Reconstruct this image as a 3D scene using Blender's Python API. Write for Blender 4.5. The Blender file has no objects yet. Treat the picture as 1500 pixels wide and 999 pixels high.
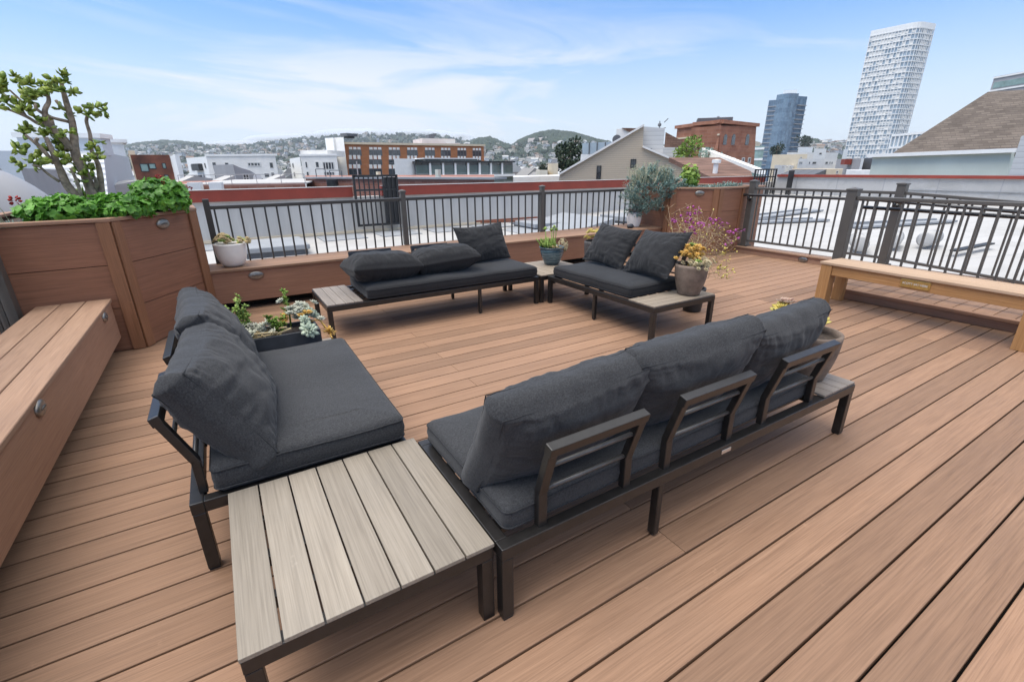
import bpy, bmesh, math, random
from mathutils import Vector, Matrix, noise
R=math.radians; pi=math.pi
rnd=random.Random(7)
sc=bpy.context.scene
COL=sc.collection
H=1.3856; F=683.084
CR=(0.853037,-0.521792,-0.007825); CD=(-0.187056,-0.291737,-0.938029); CF=(0.487173,0.801637,-0.346467)

# ---------------------------------------------------------------- camera maths (metres, deck = z 0)
def ray(px,py):
    a=(px-750)/F; b=(py-499.5)/F
    return Vector((CR[i]*a+CD[i]*b+CF[i] for i in range(3)))
def at(px,py,D):
    d=ray(px,py); return d*(D/math.hypot(d.x,d.y))+Vector((0,0,H))
def atv(px,py,y):
    d=ray(px,py); return d*(y/d.y)+Vector((0,0,H))
def atu(px,py,x):
    d=ray(px,py); return d*(x/d.x)+Vector((0,0,H))
def atz(px,py,z):
    d=ray(px,py); return d*((z-H)/d.z)+Vector((0,0,H))
def distz(px,py,z):
    d=ray(px,py); return math.hypot(d.x,d.y)*(z-H)/d.z

# ---------------------------------------------------------------- objects
def tag(o,label=None,cat=None,group=None,kind=None):
    if label:o['label']=label
    if cat:o['category']=cat
    if group:o['group']=group
    if kind:o['kind']=kind
    return o
def thing(name,label,cat,loc=(0,0,0),rz=0,group=None):
    o=bpy.data.objects.new(name,None); COL.objects.link(o)
    o.location=loc; o.rotation_euler=(0,0,rz); o.empty_display_size=.1
    return tag(o,label,cat,group)
def copy_tree(o,parent=None):
    c=o.copy(); COL.objects.link(c); c.parent=parent
    for ch in list(o.children): copy_tree(ch,c)
    return c
class MB:
    def __init__(s): s.v=[];s.f=[];s.m=[];s.mi=0
    def add(s,vs,fs):
        b=len(s.v); s.v+= [tuple(v) for v in vs]; s.f+=[tuple(b+i for i in f) for f in fs]; s.m+=[s.mi]*len(fs)
    def box(s,x0,x1,y0,y1,z0,z1):
        s.add([(x0,y0,z0),(x1,y0,z0),(x1,y1,z0),(x0,y1,z0),(x0,y0,z1),(x1,y0,z1),(x1,y1,z1),(x0,y1,z1)],
              [(3,2,1,0),(4,5,6,7),(0,1,5,4),(1,2,6,5),(2,3,7,6),(3,0,4,7)])
    def beam(s,p,q,w,h,up=(0,0,1)):
        p=Vector(p);q=Vector(q);d=(q-p).normalized();u=Vector(up)
        sd=d.cross(u); 
        if sd.length<1e-6: sd=d.cross(Vector((0,1,0)))
        sd.normalize(); u=sd.cross(d)
        vs=[]
        for e in(p,q):
            for a,b in((-1,-1),(1,-1),(1,1),(-1,1)): vs.append(e+sd*a*w/2+u*b*h/2)
        s.add(vs,[(3,2,1,0),(4,5,6,7),(0,1,5,4),(1,2,6,5),(2,3,7,6),(3,0,4,7)])
    def poly(s,pts,z0,z1):
        n=len(pts); a=sum(pts[i][0]*pts[(i+1)%n][1]-pts[(i+1)%n][0]*pts[i][1] for i in range(n))
        if a<0: pts=pts[::-1]
        s.add([(x,y,z0) for x,y in pts]+[(x,y,z1) for x,y in pts],
              [tuple(range(n-1,-1,-1)),tuple(range(n,2*n))]+[(i,(i+1)%n,n+(i+1)%n,n+i) for i in range(n)])
    def extr(s,pts,vec):
        pts=[Vector(p) for p in pts]; vec=Vector(vec); n=len(pts)
        nr=Vector((0,0,0))
        for i in range(n): nr+=pts[i].cross(pts[(i+1)%n])
        if nr.dot(vec)<0: pts=pts[::-1]
        s.add(pts+[p+vec for p in pts],[tuple(range(n-1,-1,-1)),tuple(range(n,2*n))]+[(i,(i+1)%n,n+(i+1)%n,n+i) for i in range(n)])
    def tube(s,pts,r,n=8,cap=True):
        pts=[Vector(p) for p in pts]; rs=r if isinstance(r,(list,tuple)) else [r]*len(pts)
        up=Vector((0,0,1)); vs=[];fs=[]
        prev=None
        for i,p in enumerate(pts):
            d=(pts[min(i+1,len(pts)-1)]-pts[max(i-1,0)]).normalized()
            if prev is None:
                a=d.cross(up)
                if a.length<.05:a=d.cross(Vector((1,0,0)))
            else: a=prev-d*prev.dot(d)
            a.normalize(); b=d.cross(a); prev=a
            for k in range(n):
                t=2*pi*k/n; vs.append(p+(a*math.cos(t)+b*math.sin(t))*rs[i])
        for i in range(len(pts)-1):
            for k in range(n): fs.append((i*n+k,i*n+(k+1)%n,(i+1)*n+(k+1)%n,(i+1)*n+k))
        if cap: fs.append(tuple(range(n-1,-1,-1))); fs.append(tuple(range((len(pts)-1)*n,len(pts)*n)))
        s.add(vs,fs)
    def lathe(s,prof,n=40,c=(0,0,0)):
        vs=[];fs=[]
        for r,z in prof:
            for k in range(n):
                t=2*pi*k/n; vs.append((c[0]+r*math.cos(t),c[1]+r*math.sin(t),c[2]+z))
        for i in range(len(prof)-1):
            for k in range(n): fs.append((i*n+k,i*n+(k+1)%n,(i+1)*n+(k+1)%n,(i+1)*n+k))
        s.add(vs,fs)
    def ball(s,c,r,seg=10,ring=6,jit=0):
        c=Vector(c); rx=r if isinstance(r,(tuple,list)) else (r,r,r); vs=[];fs=[]
        for i in range(ring+1):
            ph=pi*i/ring
            for k in range(seg):
                t=2*pi*k/seg; d=Vector((math.sin(ph)*math.cos(t),math.sin(ph)*math.sin(t),-math.cos(ph)))
                q=1+(noise.noise(d*1.7+c*3.1)*jit if jit else 0)
                vs.append(c+Vector((d.x*rx[0],d.y*rx[1],d.z*rx[2]))*q)
        for i in range(ring):
            for k in range(seg): fs.append((i*seg+k,i*seg+(k+1)%seg,(i+1)*seg+(k+1)%seg,(i+1)*seg+k))
        s.add(vs,fs)
    def build(s,name,mats,parent=None,smooth=False,bevel=0,loc=None,off=None,seg=2):
        me=bpy.data.meshes.new(name)
        v=s.v
        if off is not None: v=[(a-off[0],b-off[1],c-off[2]) for a,b,c in v]
        me.from_pydata(v,[],s.f)
        if not isinstance(mats,(list,tuple)): mats=[mats]
        for m in mats: me.materials.append(m)
        me.polygons.foreach_set('material_index',s.m)
        if smooth: me.polygons.foreach_set('use_smooth',[True]*len(s.f))
        me.update()
        o=bpy.data.objects.new(name,me); COL.objects.link(o)
        if parent: o.parent=parent
        if loc is not None: o.location=loc
        if bevel:
            b=o.modifiers.new('bevel','BEVEL'); b.width=bevel; b.segments=seg; b.limit_method='ANGLE'; b.angle_limit=R(40)
            if hasattr(b,'harden_normals'): b.harden_normals=False
            if smooth is None: pass
        return o

# ---------------------------------------------------------------- materials
class NT:
    def __init__(s,name):
        s.mat=bpy.data.materials.new(name); s.mat.use_nodes=True; s.nt=s.mat.node_tree
        s.b=s.nt.nodes['Principled BSDF']; s.out=s.nt.nodes['Material Output']
    def n(s,t,**k):
        o=s.nt.nodes.new(t)
        for a,b in k.items():
            if a in o.inputs: o.inputs[a].default_value=b
            else: setattr(o,a,b)
        return o
    def l(s,a,b): s.nt.links.new(a,b)
    def coord(s,scale=(1,1,1),kind='Object',rot=(0,0,0),rand=0):
        tc=s.n('ShaderNodeTexCoord'); mp=s.n('ShaderNodeMapping'); mp.inputs['Scale'].default_value=scale; mp.inputs['Rotation'].default_value=rot
        src=tc.outputs[kind]
        if rand:
            g=s.n('ShaderNodeNewGeometry'); mu=s.n('ShaderNodeMath',operation='MULTIPLY'); mu.inputs[1].default_value=rand
            s.l(g.outputs['Random Per Island'],mu.inputs[0])
            ad=s.n('ShaderNodeVectorMath',operation='ADD'); s.l(src,ad.inputs[0]); s.l(mu.outputs[0],ad.inputs[1]); src=ad.outputs[0]
        s.l(src,mp.inputs['Vector']); return mp.outputs['Vector']
    def noise(s,vec,scale,detail=4,rough=.55,dist=0):
        o=s.n('ShaderNodeTexNoise'); o.inputs['Scale'].default_value=scale; o.inputs['Detail'].default_value=detail; o.inputs['Roughness'].default_value=rough; o.inputs['Distortion'].default_value=dist
        if vec is not None: s.l(vec,o.inputs['Vector'])
        return o.outputs['Fac']
    def ramp(s,fac,stops):
        o=s.n('ShaderNodeValToRGB'); e=o.color_ramp.elements
        while len(e)<len(stops): e.new(.5)
        for i,(p,c) in enumerate(stops): e[i].position=p; e[i].color=(c[0],c[1],c[2],1) if not isinstance(c,(int,float)) else (c,c,c,1)
        s.l(fac,o.inputs['Fac']); return o.outputs['Color']
    def mix(s,fac,a,b,mode='MIX'):
        o=s.n('ShaderNodeMix',data_type='RGBA',blend_type=mode)
        for sock,v in((o.inputs['Factor'],fac),(o.inputs['A'],a),(o.inputs['B'],b)):
            pass
        A=[i for i in o.inputs if i.type=='RGBA']; Fc=[i for i in o.inputs if i.type=='VALUE'][0]
        for sock,v in((Fc,fac),(A[0],a),(A[1],b)):
            if hasattr(v,'node'): s.l(v,sock)
            elif isinstance(v,(int,float)): sock.default_value=v
            else: sock.default_value=(v[0],v[1],v[2],1)
        return [q for q in o.outputs if q.type=='RGBA'][0]
    def bump(s,h,strength,dist=.01,prev=None):
        o=s.n('ShaderNodeBump'); o.inputs['Strength'].default_value=strength; o.inputs['Distance'].default_value=dist
        s.l(h,o.inputs['Height'])
        if prev is not None: s.l(prev,o.inputs['Normal'])
        return o.outputs['Normal']
    def fin(s,col=None,rough=None,nrm=None,metal=0,spec=.5,**k):
        b=s.b
        if col is not None:
            if hasattr(col,'node'): s.l(col,b.inputs['Base Color'])
            else: b.inputs['Base Color'].default_value=(*col,1)
        if rough is not None:
            if hasattr(rough,'node'): s.l(rough,b.inputs['Roughness'])
            else: b.inputs['Roughness'].default_value=rough
        if nrm is not None: s.l(nrm,b.inputs['Normal'])
        b.inputs['Metallic'].default_value=metal; b.inputs['Specular IOR Level'].default_value=spec
        for a,v in k.items(): b.inputs[a].default_value=v
        return s.mat
def wood(name,dark,mid,light,axis='x',fine=1.0,rough=.6,var=.22,blot=(.35,.36,.4)):
    t=NT(name); st={'x':(.9,22,22),'y':(22,.9,22),'z':(22,22,.9)}[axis]
    v=t.coord(st,rand=37.0); v2=t.coord(tuple(a*(6 if a>5 else 4) for a in st),rand=21.0); v3=t.coord({'x':(.7,5,5),'y':(5,.7,5),'z':(5,5,.7)}[axis],rand=11.0)
    n1=t.noise(v,1.4,5,.62,.4); n2=t.noise(v2,1.0*fine,3,.6); n3=t.noise(v3,1.3,3,.6,.8)
    c=t.ramp(n1,[(.28,dark),(.5,mid),(.74,light)])
    c=t.mix(.45,c,t.ramp(n2,[(.3,dark),(.52,mid),(.72,light)]))
    c=t.mix(t.ramp(n3,[(.60,0),(.78,.42)]),c,tuple(a*b for a,b in zip(dark,(.78,.86,1.0))))
    vf=t.coord({'x':(3.5,190,190),'y':(190,3.5,190),'z':(190,190,3.5)}[axis],rand=5.0); nf=t.noise(vf,1.0,2,.7)
    c=t.mix(.30,c,t.ramp(nf,[(.34,tuple(a*.62 for a in dark)),(.5,mid),(.66,tuple(a*1.1 for a in light))]))
    nw=t.noise(t.coord((1.1,1.1,1.1)),1.0,5,.65); c=t.mix(t.ramp(nw,[(.42,0),(.68,.38)]),c,tuple(a*b for a,b in zip(mid,(.74,.78,.84))))
    nd=t.noise(t.coord((9,9,9)),1.0,4,.75); c=t.mix(t.ramp(nd,[(.66,0),(.74,.35)]),c,tuple(a*1.25 for a in light))
    g=t.n('ShaderNodeNewGeometry'); hs=t.n('ShaderNodeHueSaturation')
    mr=t.n('ShaderNodeMapRange'); mr.inputs['To Min'].default_value=1-var; mr.inputs['To Max'].default_value=1+var
    t.l(g.outputs['Random Per Island'],mr.inputs['Value']); t.l(mr.outputs[0],hs.inputs['Value']); t.l(c,hs.inputs['Color'])
    rr=t.ramp(n2,[(.3,rough-.06),(.7,rough+.1)])
    nb=t.bump(n2,.25,.002)
    return t.fin(hs.outputs['Color'],rr,nb,spec=.4)
def plain(name,col,rough=.5,metal=0,var=.08,scale=6,spec=.5,bump=0,bscale=60,**k):
    t=NT(name); v=t.coord()
    n=t.noise(v,scale,5,.6)
    lo=tuple(max(0,a*(1-var*1.6)) for a in col); hi=tuple(a*(1+var*1.3) for a in col)
    c=t.ramp(n,[(.3,lo),(.7,hi)])
    nb=None
    if bump: nb=t.bump(t.noise(v,bscale,4,.6),bump,.004)
    return t.fin(c,rough,nb,metal,spec,**k)
def fabric(name,base=(.037,.0376,.0398)):
    t=NT(name); v=t.coord()
    w1=t.noise(t.coord((330,330,90)),1.0,2,.6); w2=t.noise(t.coord((90,330,330)),1.0,2,.6); w3=t.noise(t.coord((300,90,300)),1.0,2,.6)
    a=t.n('ShaderNodeMath',operation='ADD'); t.l(w1,a.inputs[0]); t.l(w2,a.inputs[1])
    a2=t.n('ShaderNodeMath',operation='ADD'); t.l(a.outputs[0],a2.inputs[0]); t.l(w3,a2.inputs[1])
    a3=t.n('ShaderNodeMath',operation='DIVIDE'); t.l(a2.outputs[0],a3.inputs[0]); a3.inputs[1].default_value=3
    c=t.ramp(a3.outputs[0],[(.38,tuple(x*.34 for x in base)),(.5,base),(.62,tuple(x*2.2 for x in base))])
    sp_=t.noise(t.coord((1,1,1)),170,2,.7); c=t.mix(.5,c,t.ramp(sp_,[(.36,tuple(x*.45 for x in base)),(.64,tuple(x*1.9 for x in base))]))
    big=t.noise(v,2.2,3,.5); c=t.mix(.35,c,t.ramp(big,[(.3,tuple(x*.7 for x in base)),(.7,tuple(x*1.35 for x in base))]))
    nb=t.bump(t.noise(v,4.5,3,.5,.6),.22,.02); nb=t.bump(a3.outputs[0],.35,.0015,nb)
    return t.fin(c,.92,nb,spec=.12,**{'Sheen Weight':.10,'Sheen Roughness':.5})
def leafmat(name,a,b,rough=.45,trans=.0,spec=.4):
    t=NT(name); g=t.n('ShaderNodeNewGeometry')
    c=t.ramp(g.outputs['Random Per Island'],[(0,a),(.55,tuple((x+y)/2 for x,y in zip(a,b))),(1,b)])
    n=t.noise(t.coord(),9,3); c=t.mix(.35,c,t.ramp(n,[(.35,tuple(x*.6 for x in a)),(.65,b)]))
    m=t.fin(c,rough,None,spec=spec)
    if trans:
        tr=t.n('ShaderNodeBsdfTranslucent'); t.l(c,tr.inputs['Color']); mx=t.n('ShaderNodeMixShader'); mx.inputs[0].default_value=trans
        t.l(t.b.outputs[0],mx.inputs[1]); t.l(tr.outputs[0],mx.inputs[2]); t.l(mx.outputs[0],t.out.inputs['Surface'])
    return m
def brick(name,c1,c2,mortar,scale,rough=.85,bw=.5,rh=.25,axis='xz',ms=.02):
    t=NT(name); tc=t.n('ShaderNodeTexCoord'); sp=t.n('ShaderNodeSeparateXYZ'); t.l(tc.outputs['Object'],sp.inputs[0])
    ad=t.n('ShaderNodeMath',operation='ADD'); t.l(sp.outputs['X'],ad.inputs[0]); t.l(sp.outputs['Y'],ad.inputs[1])
    cb=t.n('ShaderNodeCombineXYZ'); t.l(ad.outputs[0],cb.inputs['X']); t.l(sp.outputs['Z'],cb.inputs['Y'])
    br=t.n('ShaderNodeTexBrick'); t.l(cb.outputs[0],br.inputs['Vector'])
    br.inputs['Color1'].default_value=(*c1,1); br.inputs['Color2'].default_value=(*c2,1); br.inputs['Mortar'].default_value=(*mortar,1)
    br.inputs['Scale'].default_value=scale; br.inputs['Brick Width'].default_value=bw; br.inputs['Row Height'].default_value=rh; br.inputs['Mortar Size'].default_value=ms; br.inputs['Bias'].default_value=0
    n=t.noise(t.coord(),.7,5,.6); c=t.mix(.35,br.outputs['Color'],t.ramp(n,[(.3,tuple(x*.55 for x in c1)),(.7,tuple(x*1.25 for x in c2))]))
    return t.fin(c,rough,None,spec=.3)
def glassgrid(name,c1,c2,w,h,rough=.12,spec=.9,line=(.3,.33,.36),ms=.03):
    m=brick(name,c1,c2,line,1.0,rough,w,h,ms=ms)
    b=m.node_tree.nodes['Principled BSDF']; b.inputs['Specular IOR Level'].default_value=spec
    for n in m.node_tree.nodes:
        if n.type=='TEX_BRICK': n.offset=0.0
    return m

M={}
M['deck']=wood('deck_composite',(.172,.094,.055),(.262,.151,.091),(.325,.195,.122),'x',var=.19,rough=.62)
M['face']=wood('composite_fascia',(.205,.098,.057),(.29,.145,.086),(.36,.19,.118),'x',var=.10)
M['facey']=wood('composite_fascia_long',(.25,.128,.076),(.34,.188,.115),(.41,.24,.155),'y',var=.10)
M['topy']=wood('composite_top_long',(.22,.125,.078),(.32,.195,.125),(.39,.25,.168),'y',var=.10)
M['planter']=wood('planter_panel',(.15,.064,.035),(.235,.105,.058),(.30,.145,.085),'x',var=.12,rough=.55)
M['trim']=wood('planter_trim',(.175,.075,.033),(.25,.113,.054),(.32,.155,.08),'z',var=.10,rough=.55)
M['cap']=wood('planter_cap',(.22,.12,.072),(.31,.175,.11),(.38,.23,.15),'x',var=.08)
M['teak']=wood('teak',(.27,.125,.04),(.42,.215,.082),(.52,.29,.13),'y',var=.10,rough=.5)
M['teakz']=wood('teak_upright',(.27,.125,.04),(.40,.205,.078),(.50,.28,.12),'z',var=.10,rough=.5)
M['teaktop']=wood('weathered_teak',(.34,.22,.135),(.46,.315,.205),(.55,.40,.28),'y',var=.08,rough=.6)
M['slat']=wood('pale_slats',(.198,.165,.127),(.265,.226,.178),(.32,.278,.226),'y',var=.20,rough=.55)
M['slatgrey']=wood('grey_slats',(.15,.125,.105),(.23,.195,.165),(.31,.265,.23),'y',var=.12,rough=.55)
M['slatmid']=wood('mid_slats',(.19,.15,.11),(.275,.225,.17),(.35,.29,.23),'y',var=.10,rough=.55)
M['frame']=plain('black_powdercoat',(.016,.0145,.0138),.33,var=.2,scale=30,spec=.55,bump=.05,bscale=400)
M['bar']=plain('worn_grey_bar',(.10,.096,.092),.35,metal=.3,var=.15,scale=20)
M['rail']=plain('bronze_grey_metal',(.085,.077,.068),.42,var=.06,scale=8,spec=.5)
M['raildark']=plain('dark_rail_metal',(.045,.041,.037),.40,var=.06,scale=8,spec=.5)
M['pipe']=plain('dark_pipe',(.018,.018,.02),.3,spec=.6)
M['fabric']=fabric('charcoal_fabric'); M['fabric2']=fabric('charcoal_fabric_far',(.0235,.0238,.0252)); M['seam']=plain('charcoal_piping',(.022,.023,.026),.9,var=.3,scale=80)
M['dark']=plain('painted_gap_shade',(.02,.014,.011),.9)  # near-black stands in for the shade inside gaps and recesses
M['light']=plain('pewter',(.27,.25,.225),.36,metal=.75,var=.12,scale=40)
M['brass']=plain('brass',(.62,.44,.16),.3,metal=.85,var=.1,scale=60); M['silver']=plain('brushed_silver',(.7,.7,.7),.3,metal=.9)
t=NT('white_membrane'); br=t.n('ShaderNodeTexBrick'); t.l(t.coord((1,1,1),rot=(0,0,.35)),br.inputs['Vector']); br.inputs['Scale'].default_value=1; br.inputs['Brick Width'].default_value=7; br.inputs['Row Height'].default_value=1.7; br.inputs['Mortar Size'].default_value=.018; br.inputs['Color1'].default_value=(.41,.402,.39,1); br.inputs['Color2'].default_value=(.45,.442,.43,1); br.inputs['Mortar'].default_value=(.33,.33,.335,1)
n1=t.noise(t.coord((.35,.6,1)),1.5,6,.7,.6); c=t.mix(t.ramp(n1,[(.46,0),(.72,.6)]),br.outputs['Color'],(.30,.295,.28)); n2=t.noise(t.coord((3,3,3)),1.2,5,.7); c=t.mix(t.ramp(n2,[(.55,0),(.8,.4)]),c,(.52,.52,.52)); M['roof']=t.fin(c,.75,t.bump(t.noise(t.coord((.5,1.6,1),rot=(0,0,.6)),1.6,5,.6,1.0),.5,.06)); t=NT('pale_stucco'); n1=t.noise(t.coord((1.3,1.3,.16)),1.6,6,.7); n2=t.noise(t.coord((.5,.5,.5)),1.0,4,.6); c=t.mix(.5,t.ramp(n1,[(.30,(.37,.35,.325)),(.55,(.55,.53,.495)),(.75,(.60,.58,.545))]),t.ramp(n2,[(.3,(.44,.435,.42)),(.7,(.56,.555,.54))])); M['stucco']=t.fin(c,.85,t.bump(t.noise(t.coord(),25,4),.2,.004))
M['roofpad']=plain('grey_walkpad',(.27,.285,.305),.8,var=.06,scale=3); M['redbeam']=plain('red_fascia',(.235,.034,.018),.55,var=.10,scale=2)
M['black']=plain('black_metal',(.016,.017,.019),.5); M['darkgrey']=plain('dark_grey_curb',(.10,.105,.115),.6,var=.1)
M['white']=plain('white_paint',(.80,.80,.78),.6,var=.04,scale=1.5); M['offwhite']=plain('off_white_wall',(.76,.745,.71),.7,var=.06,scale=.6)
M['cream']=plain('cream_wall',(.62,.53,.39),.75,var=.06,scale=.5); M['grey']=plain('grey_wall',(.33,.33,.34),.75,var=.06,scale=.7); M['mint']=plain('pale_mint_wall',(.50,.58,.53),.6,var=.06,scale=.5)
M['win']=plain('dark_window',(.045,.055,.065),.08,spec=1.0,var=.35,scale=.8); M['winteal']=plain('teal_window',(.20,.30,.28),.1,spec=.9,var=.2,scale=.6)
M['frameW']=plain('white_window_frame',(.6,.6,.58),.6)
M['rust']=plain('rusted_steel_panels',(.17,.052,.026),.7,var=.45,scale=.35)
M['brickred']=brick('red_brick',(.27,.105,.062),(.40,.185,.115),(.36,.24,.18),1.0,bw=1.4,rh=.45)
M['brickor']=brick('orange_brick',(.33,.125,.05),(.41,.165,.07),(.33,.17,.1),1.0,bw=1.2,rh=.4)
M['brickold']=brick('old_brick',(.22,.085,.06),(.36,.17,.125),(.30,.2,.165),1.0,bw=.42,rh=.15)
M['soil']=plain('soil',(.045,.03,.02),.95,var=.5,scale=40,bump=.6,bscale=60)

# ---------------------------------------------------------------- the deck
S=.1445
deck=MB()
k=-22
while True:
    y1=S*(.8711+k+1)-.0038; y0=S*(.8711+k)+.0038
    if y0>5.75: break
    xs=[-2.2]
    if k%2==1 and y0>.7: xs+=[1.29]
    elif y0>.7: xs+=[-1.05,4.95] if k%4==0 else [4.95]
    elif y0<-.4: xs+=[rnd.uniform(3.4,5.2)]
    xs+=[7.52]
    xs=sorted(xs)
    for a,b in zip(xs,xs[1:]): deck.box(a+.001,b-.001,y0,y1,-.025,0)
    k+=1
o=deck.build('deck',M['deck'],bevel=.003); tag(o,kind='structure')
sub=MB(); sub.box(-2.1,7.5,-3.2,5.74,-.30,-.06); tag(sub.build('deck_underside',M['dark']),kind='structure')
# raised platform behind the bench
pl=MB(); k=-22
while S*(.8711+k)<2.50:
    y0=S*(.8711+k)+.003+.04; pl.box(5.80,7.50,y0,min(y0+S-.006,2.62),.088,.112); k+=1
tag(pl.build('platform_boards',M['deck'],bevel=.003),kind='structure')
nz=MB(); nz.box(5.735,5.795,-2.8,2.62,.080,.116); tag(nz.build('platform_edge',M['facey'],bevel=.008,seg=3),kind='structure')
rs=MB(); rs.box(5.765,7.49,-2.8,2.60,.003,.080); tag(rs.build('platform_riser',M['facey']),kind='structure')

# step lights
def step_light(parent,c,nrm,up=(0,0,1),w=.072,h=.043):
    n=Vector(nrm).normalized(); u=Vector(up); s_=u.cross(n).normalized(); u=n.cross(s_)
    mb=MB(); N=24
    prof=[(1.0,0),(1.02,.006),(.92,.013),(.70,.017),(.0,.019)]
    vs=[];fs=[]
    for r,d in prof:
        for q in range(N):
            t=2*pi*q/N; vs.append(Vector(c)+s_*math.cos(t)*w*r+u*math.sin(t)*h*r+n*d)
    for i in range(len(prof)-1):
        for q in range(N): fs.append((i*N+q,i*N+(q+1)%N,(i+1)*N+(q+1)%N,(i+1)*N+q))
    mb.add(vs,fs)
    o=mb.build('step_light',M['light'],parent,smooth=True)
    lip=MB(); lip.tube([Vector(c)+s_*w*.6*a+u*h*(.12-.16*abs(a))+n*.019 for a in(-1,-.5,0,.5,1)],[.002,.005,.006,.005,.002],6)
    l=lip.build('light_hood',M['raildark'],o,smooth=True)
    return o

# ---------------------------------------------------------------- planters
def wallboard(mb,p,q,z0,z1,th,out):
    p=Vector((*p,0));q=Vector((*q,0));d=(q-p).normalized();n=Vector((d.y,-d.x,0))*1.0
    a=p+n*out;b=q+n*out
    mb.beam(Vector((*((a-n*th/2).xy),(z0+z1)/2)),Vector((*((b-n*th/2).xy),(z0+z1)/2)),th,z1-z0)
def planter(label,pts,nvis,top,lights,trims):
    # pts: outline, first nvis+1 points are the visible run, walked so the outside lies to the right
    base=(pts[0][0],pts[0][1],0); root=thing('planter_box',label,'planter',base,group='built-in planters at the deck corners')
    core=MB(); cx=sum(p[0] for p in pts)/len(pts); cy=sum(p[1] for p in pts)/len(pts)
    inn=[(p[0]+(cx-p[0])*.03,p[1]+(cy-p[1])*.03) for p in pts]; core.poly(inn,.02,top-.10)
    core.build('core',M['dark'],root,off=base)
    so=MB(); so.poly([(p[0]+(cx-p[0])*.05,p[1]+(cy-p[1])*.05) for p in pts],top-.09,top-.05); so.build('soil',M['soil'],root,off=base)
    n=len(pts)
    for i in range(n):
        p,q=pts[i],pts[(i+1)%n]; mb=MB(); L=math.hypot(q[0]-p[0],q[1]-p[1]); a=math.atan2(q[1]-p[1],q[0]-p[0])
        zs=[.005,.355,.70,top-.03]
        for z0,z1 in zip(zs,zs[1:]): mb.box(0,L,.002,.024,z0+.0025,z1-.0025)
        o=mb.build('panel',M['planter'],root,bevel=.002); o.location=(p[0]-base[0],p[1]-base[1],0); o.rotation_euler=(0,0,a)
        cp=MB(); cp.box(-.012,L+.012,-.022,.06,top-.028,top); o=cp.build('cap_rail',M['cap'],root,bevel=.006); o.location=(p[0]-base[0],p[1]-base[1],.0005*i); o.rotation_euler=(0,0,a)
    for (i,s0,s1) in trims:
        p,q=pts[i],pts[(i+1)%n]; L=math.hypot(q[0]-p[0],q[1]-p[1]); a=math.atan2(q[1]-p[1],q[0]-p[0])
        if s1<=0: s0+=L; s1+=L
        mb=MB(); mb.box(s0,s1,-.018,.0,.004,top-.0285); o=mb.build('corner_trim',M['trim'],root,bevel=.003); o.location=(p[0]-base[0],p[1]-base[1],0); o.rotation_euler=(0,0,a)
    for c,nr in lights: step_light(root,Vector(c)-Vector(base),nr)
    return root
PL=[(-1.36,4.70),(-.72,4.735),(-.19,5.55),(-.22,6.02),(-1.62,6.05),(-1.6,4.70)]
nd=Vector((.838,-.545,0))
planter('tall brown corner planter holding the jade tree and red geraniums',PL,2,1.055,
        [((-.43,5.18,.955),nd)],[(1,-.0,.085),(0,-.085,.0),(1,-.10,-.003),(2,.0,.07)])
PR=[(6.42,6.25),(6.33,5.42),(6.88,4.92),(7.55,4.93),(8.15,4.97),(8.2,6.5)]
planter('tall brown corner planter overgrown by the blue green shrub',PR,3,1.08,
        [((6.66,5.12,.99),(-.67,-.74,0))],[(0,-.09,-.001),(1,.0,.09),(1,-.09,-.001),(2,.0,.10),(2,-.07,0)])

# ---------------------------------------------------------------- low ledge along the back
LF0=Vector((-.187,5.555,0)); LF1=Vector((6.36,5.56,0)); LB0=Vector((-.2,6.02,0)); LB1=Vector((6.42,6.30,0))
root=thing('bench_ledge','long low brown ledge running under the back railing','ledge',LF0)
tp=MB()
for j in range(4):
    f0=j/4; f1=(j+1)/4
    a0=LF0.lerp(LB0,f0);a1=LF0.lerp(LB0,f1);b0=LF1.lerp(LB1,f0);b1=LF1.lerp(LB1,f1); g=(a1-a0)*.012
    cut=[0,.285 if j==0 else .4+.1*j,1]
    for c0,c1 in zip(cut,cut[1:]):
        q=[a0.lerp(b0,c0+.0003)+g,a0.lerp(b0,c1-.0003)+g,a1.lerp(b1,c1-.0003)-g,a1.lerp(b1,c0+.0003)-g]
        if j==0: q[0]=q[0]+Vector((0,-.02,0)); q[1]=q[1]+Vector((0,-.02,0))
        tp.poly([(p.x,p.y) for p in q],.412,.44)
tp.build('top_boards',M['deck'],root,bevel=.005,off=LF0)
fc=MB(); fc.box(0,6.545,.0,.025,.09,.41); fc.build('fascia',M['face'],root,off=(0,0,0),bevel=.003)
bk=MB(); bk.box(0,6.5,.22,.40,-.02,.405); bk.build('recess_shade',M['dark'],root)  # solid dark box paints the shade under the ledge overhang
for x in (.41,3.2,5.6): step_light(root,(x,0,.352),(0,-1,0))

# left bench
root=thing('built_in_bench','long slatted brown bench built in along the left side','bench',(-.85,4.70,0))
tp=MB()
for j in range(3): tp.box(-.44+.147*j+.003,-.44+.147*(j+1)-.003+(.01 if j==2 else 0),-7.0,.0,.422,.45)
tp.build('top_boards',M['topy'],root,bevel=.006,seg=3)
fc=MB(); fc.box(-.024,.0,-7.0,-.03,.135,.42); fc.build('fascia',M['facey'],root,bevel=.003)
en=MB(); en.box(-.42,-.025,-.055,-.03,.135,.42); en.build('end_panel',M['face'],root)
bk=MB(); bk.box(-.42,-.22,-6.9,-.08,.0,.415); bk.build('recess_shade',M['dark'],root)  # dark block gives the shade beneath the bench by its colour
for y in (-.37,-2.0): step_light(root,(.0,y,.395),(1,0,0),w=.056,h=.036)

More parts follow.
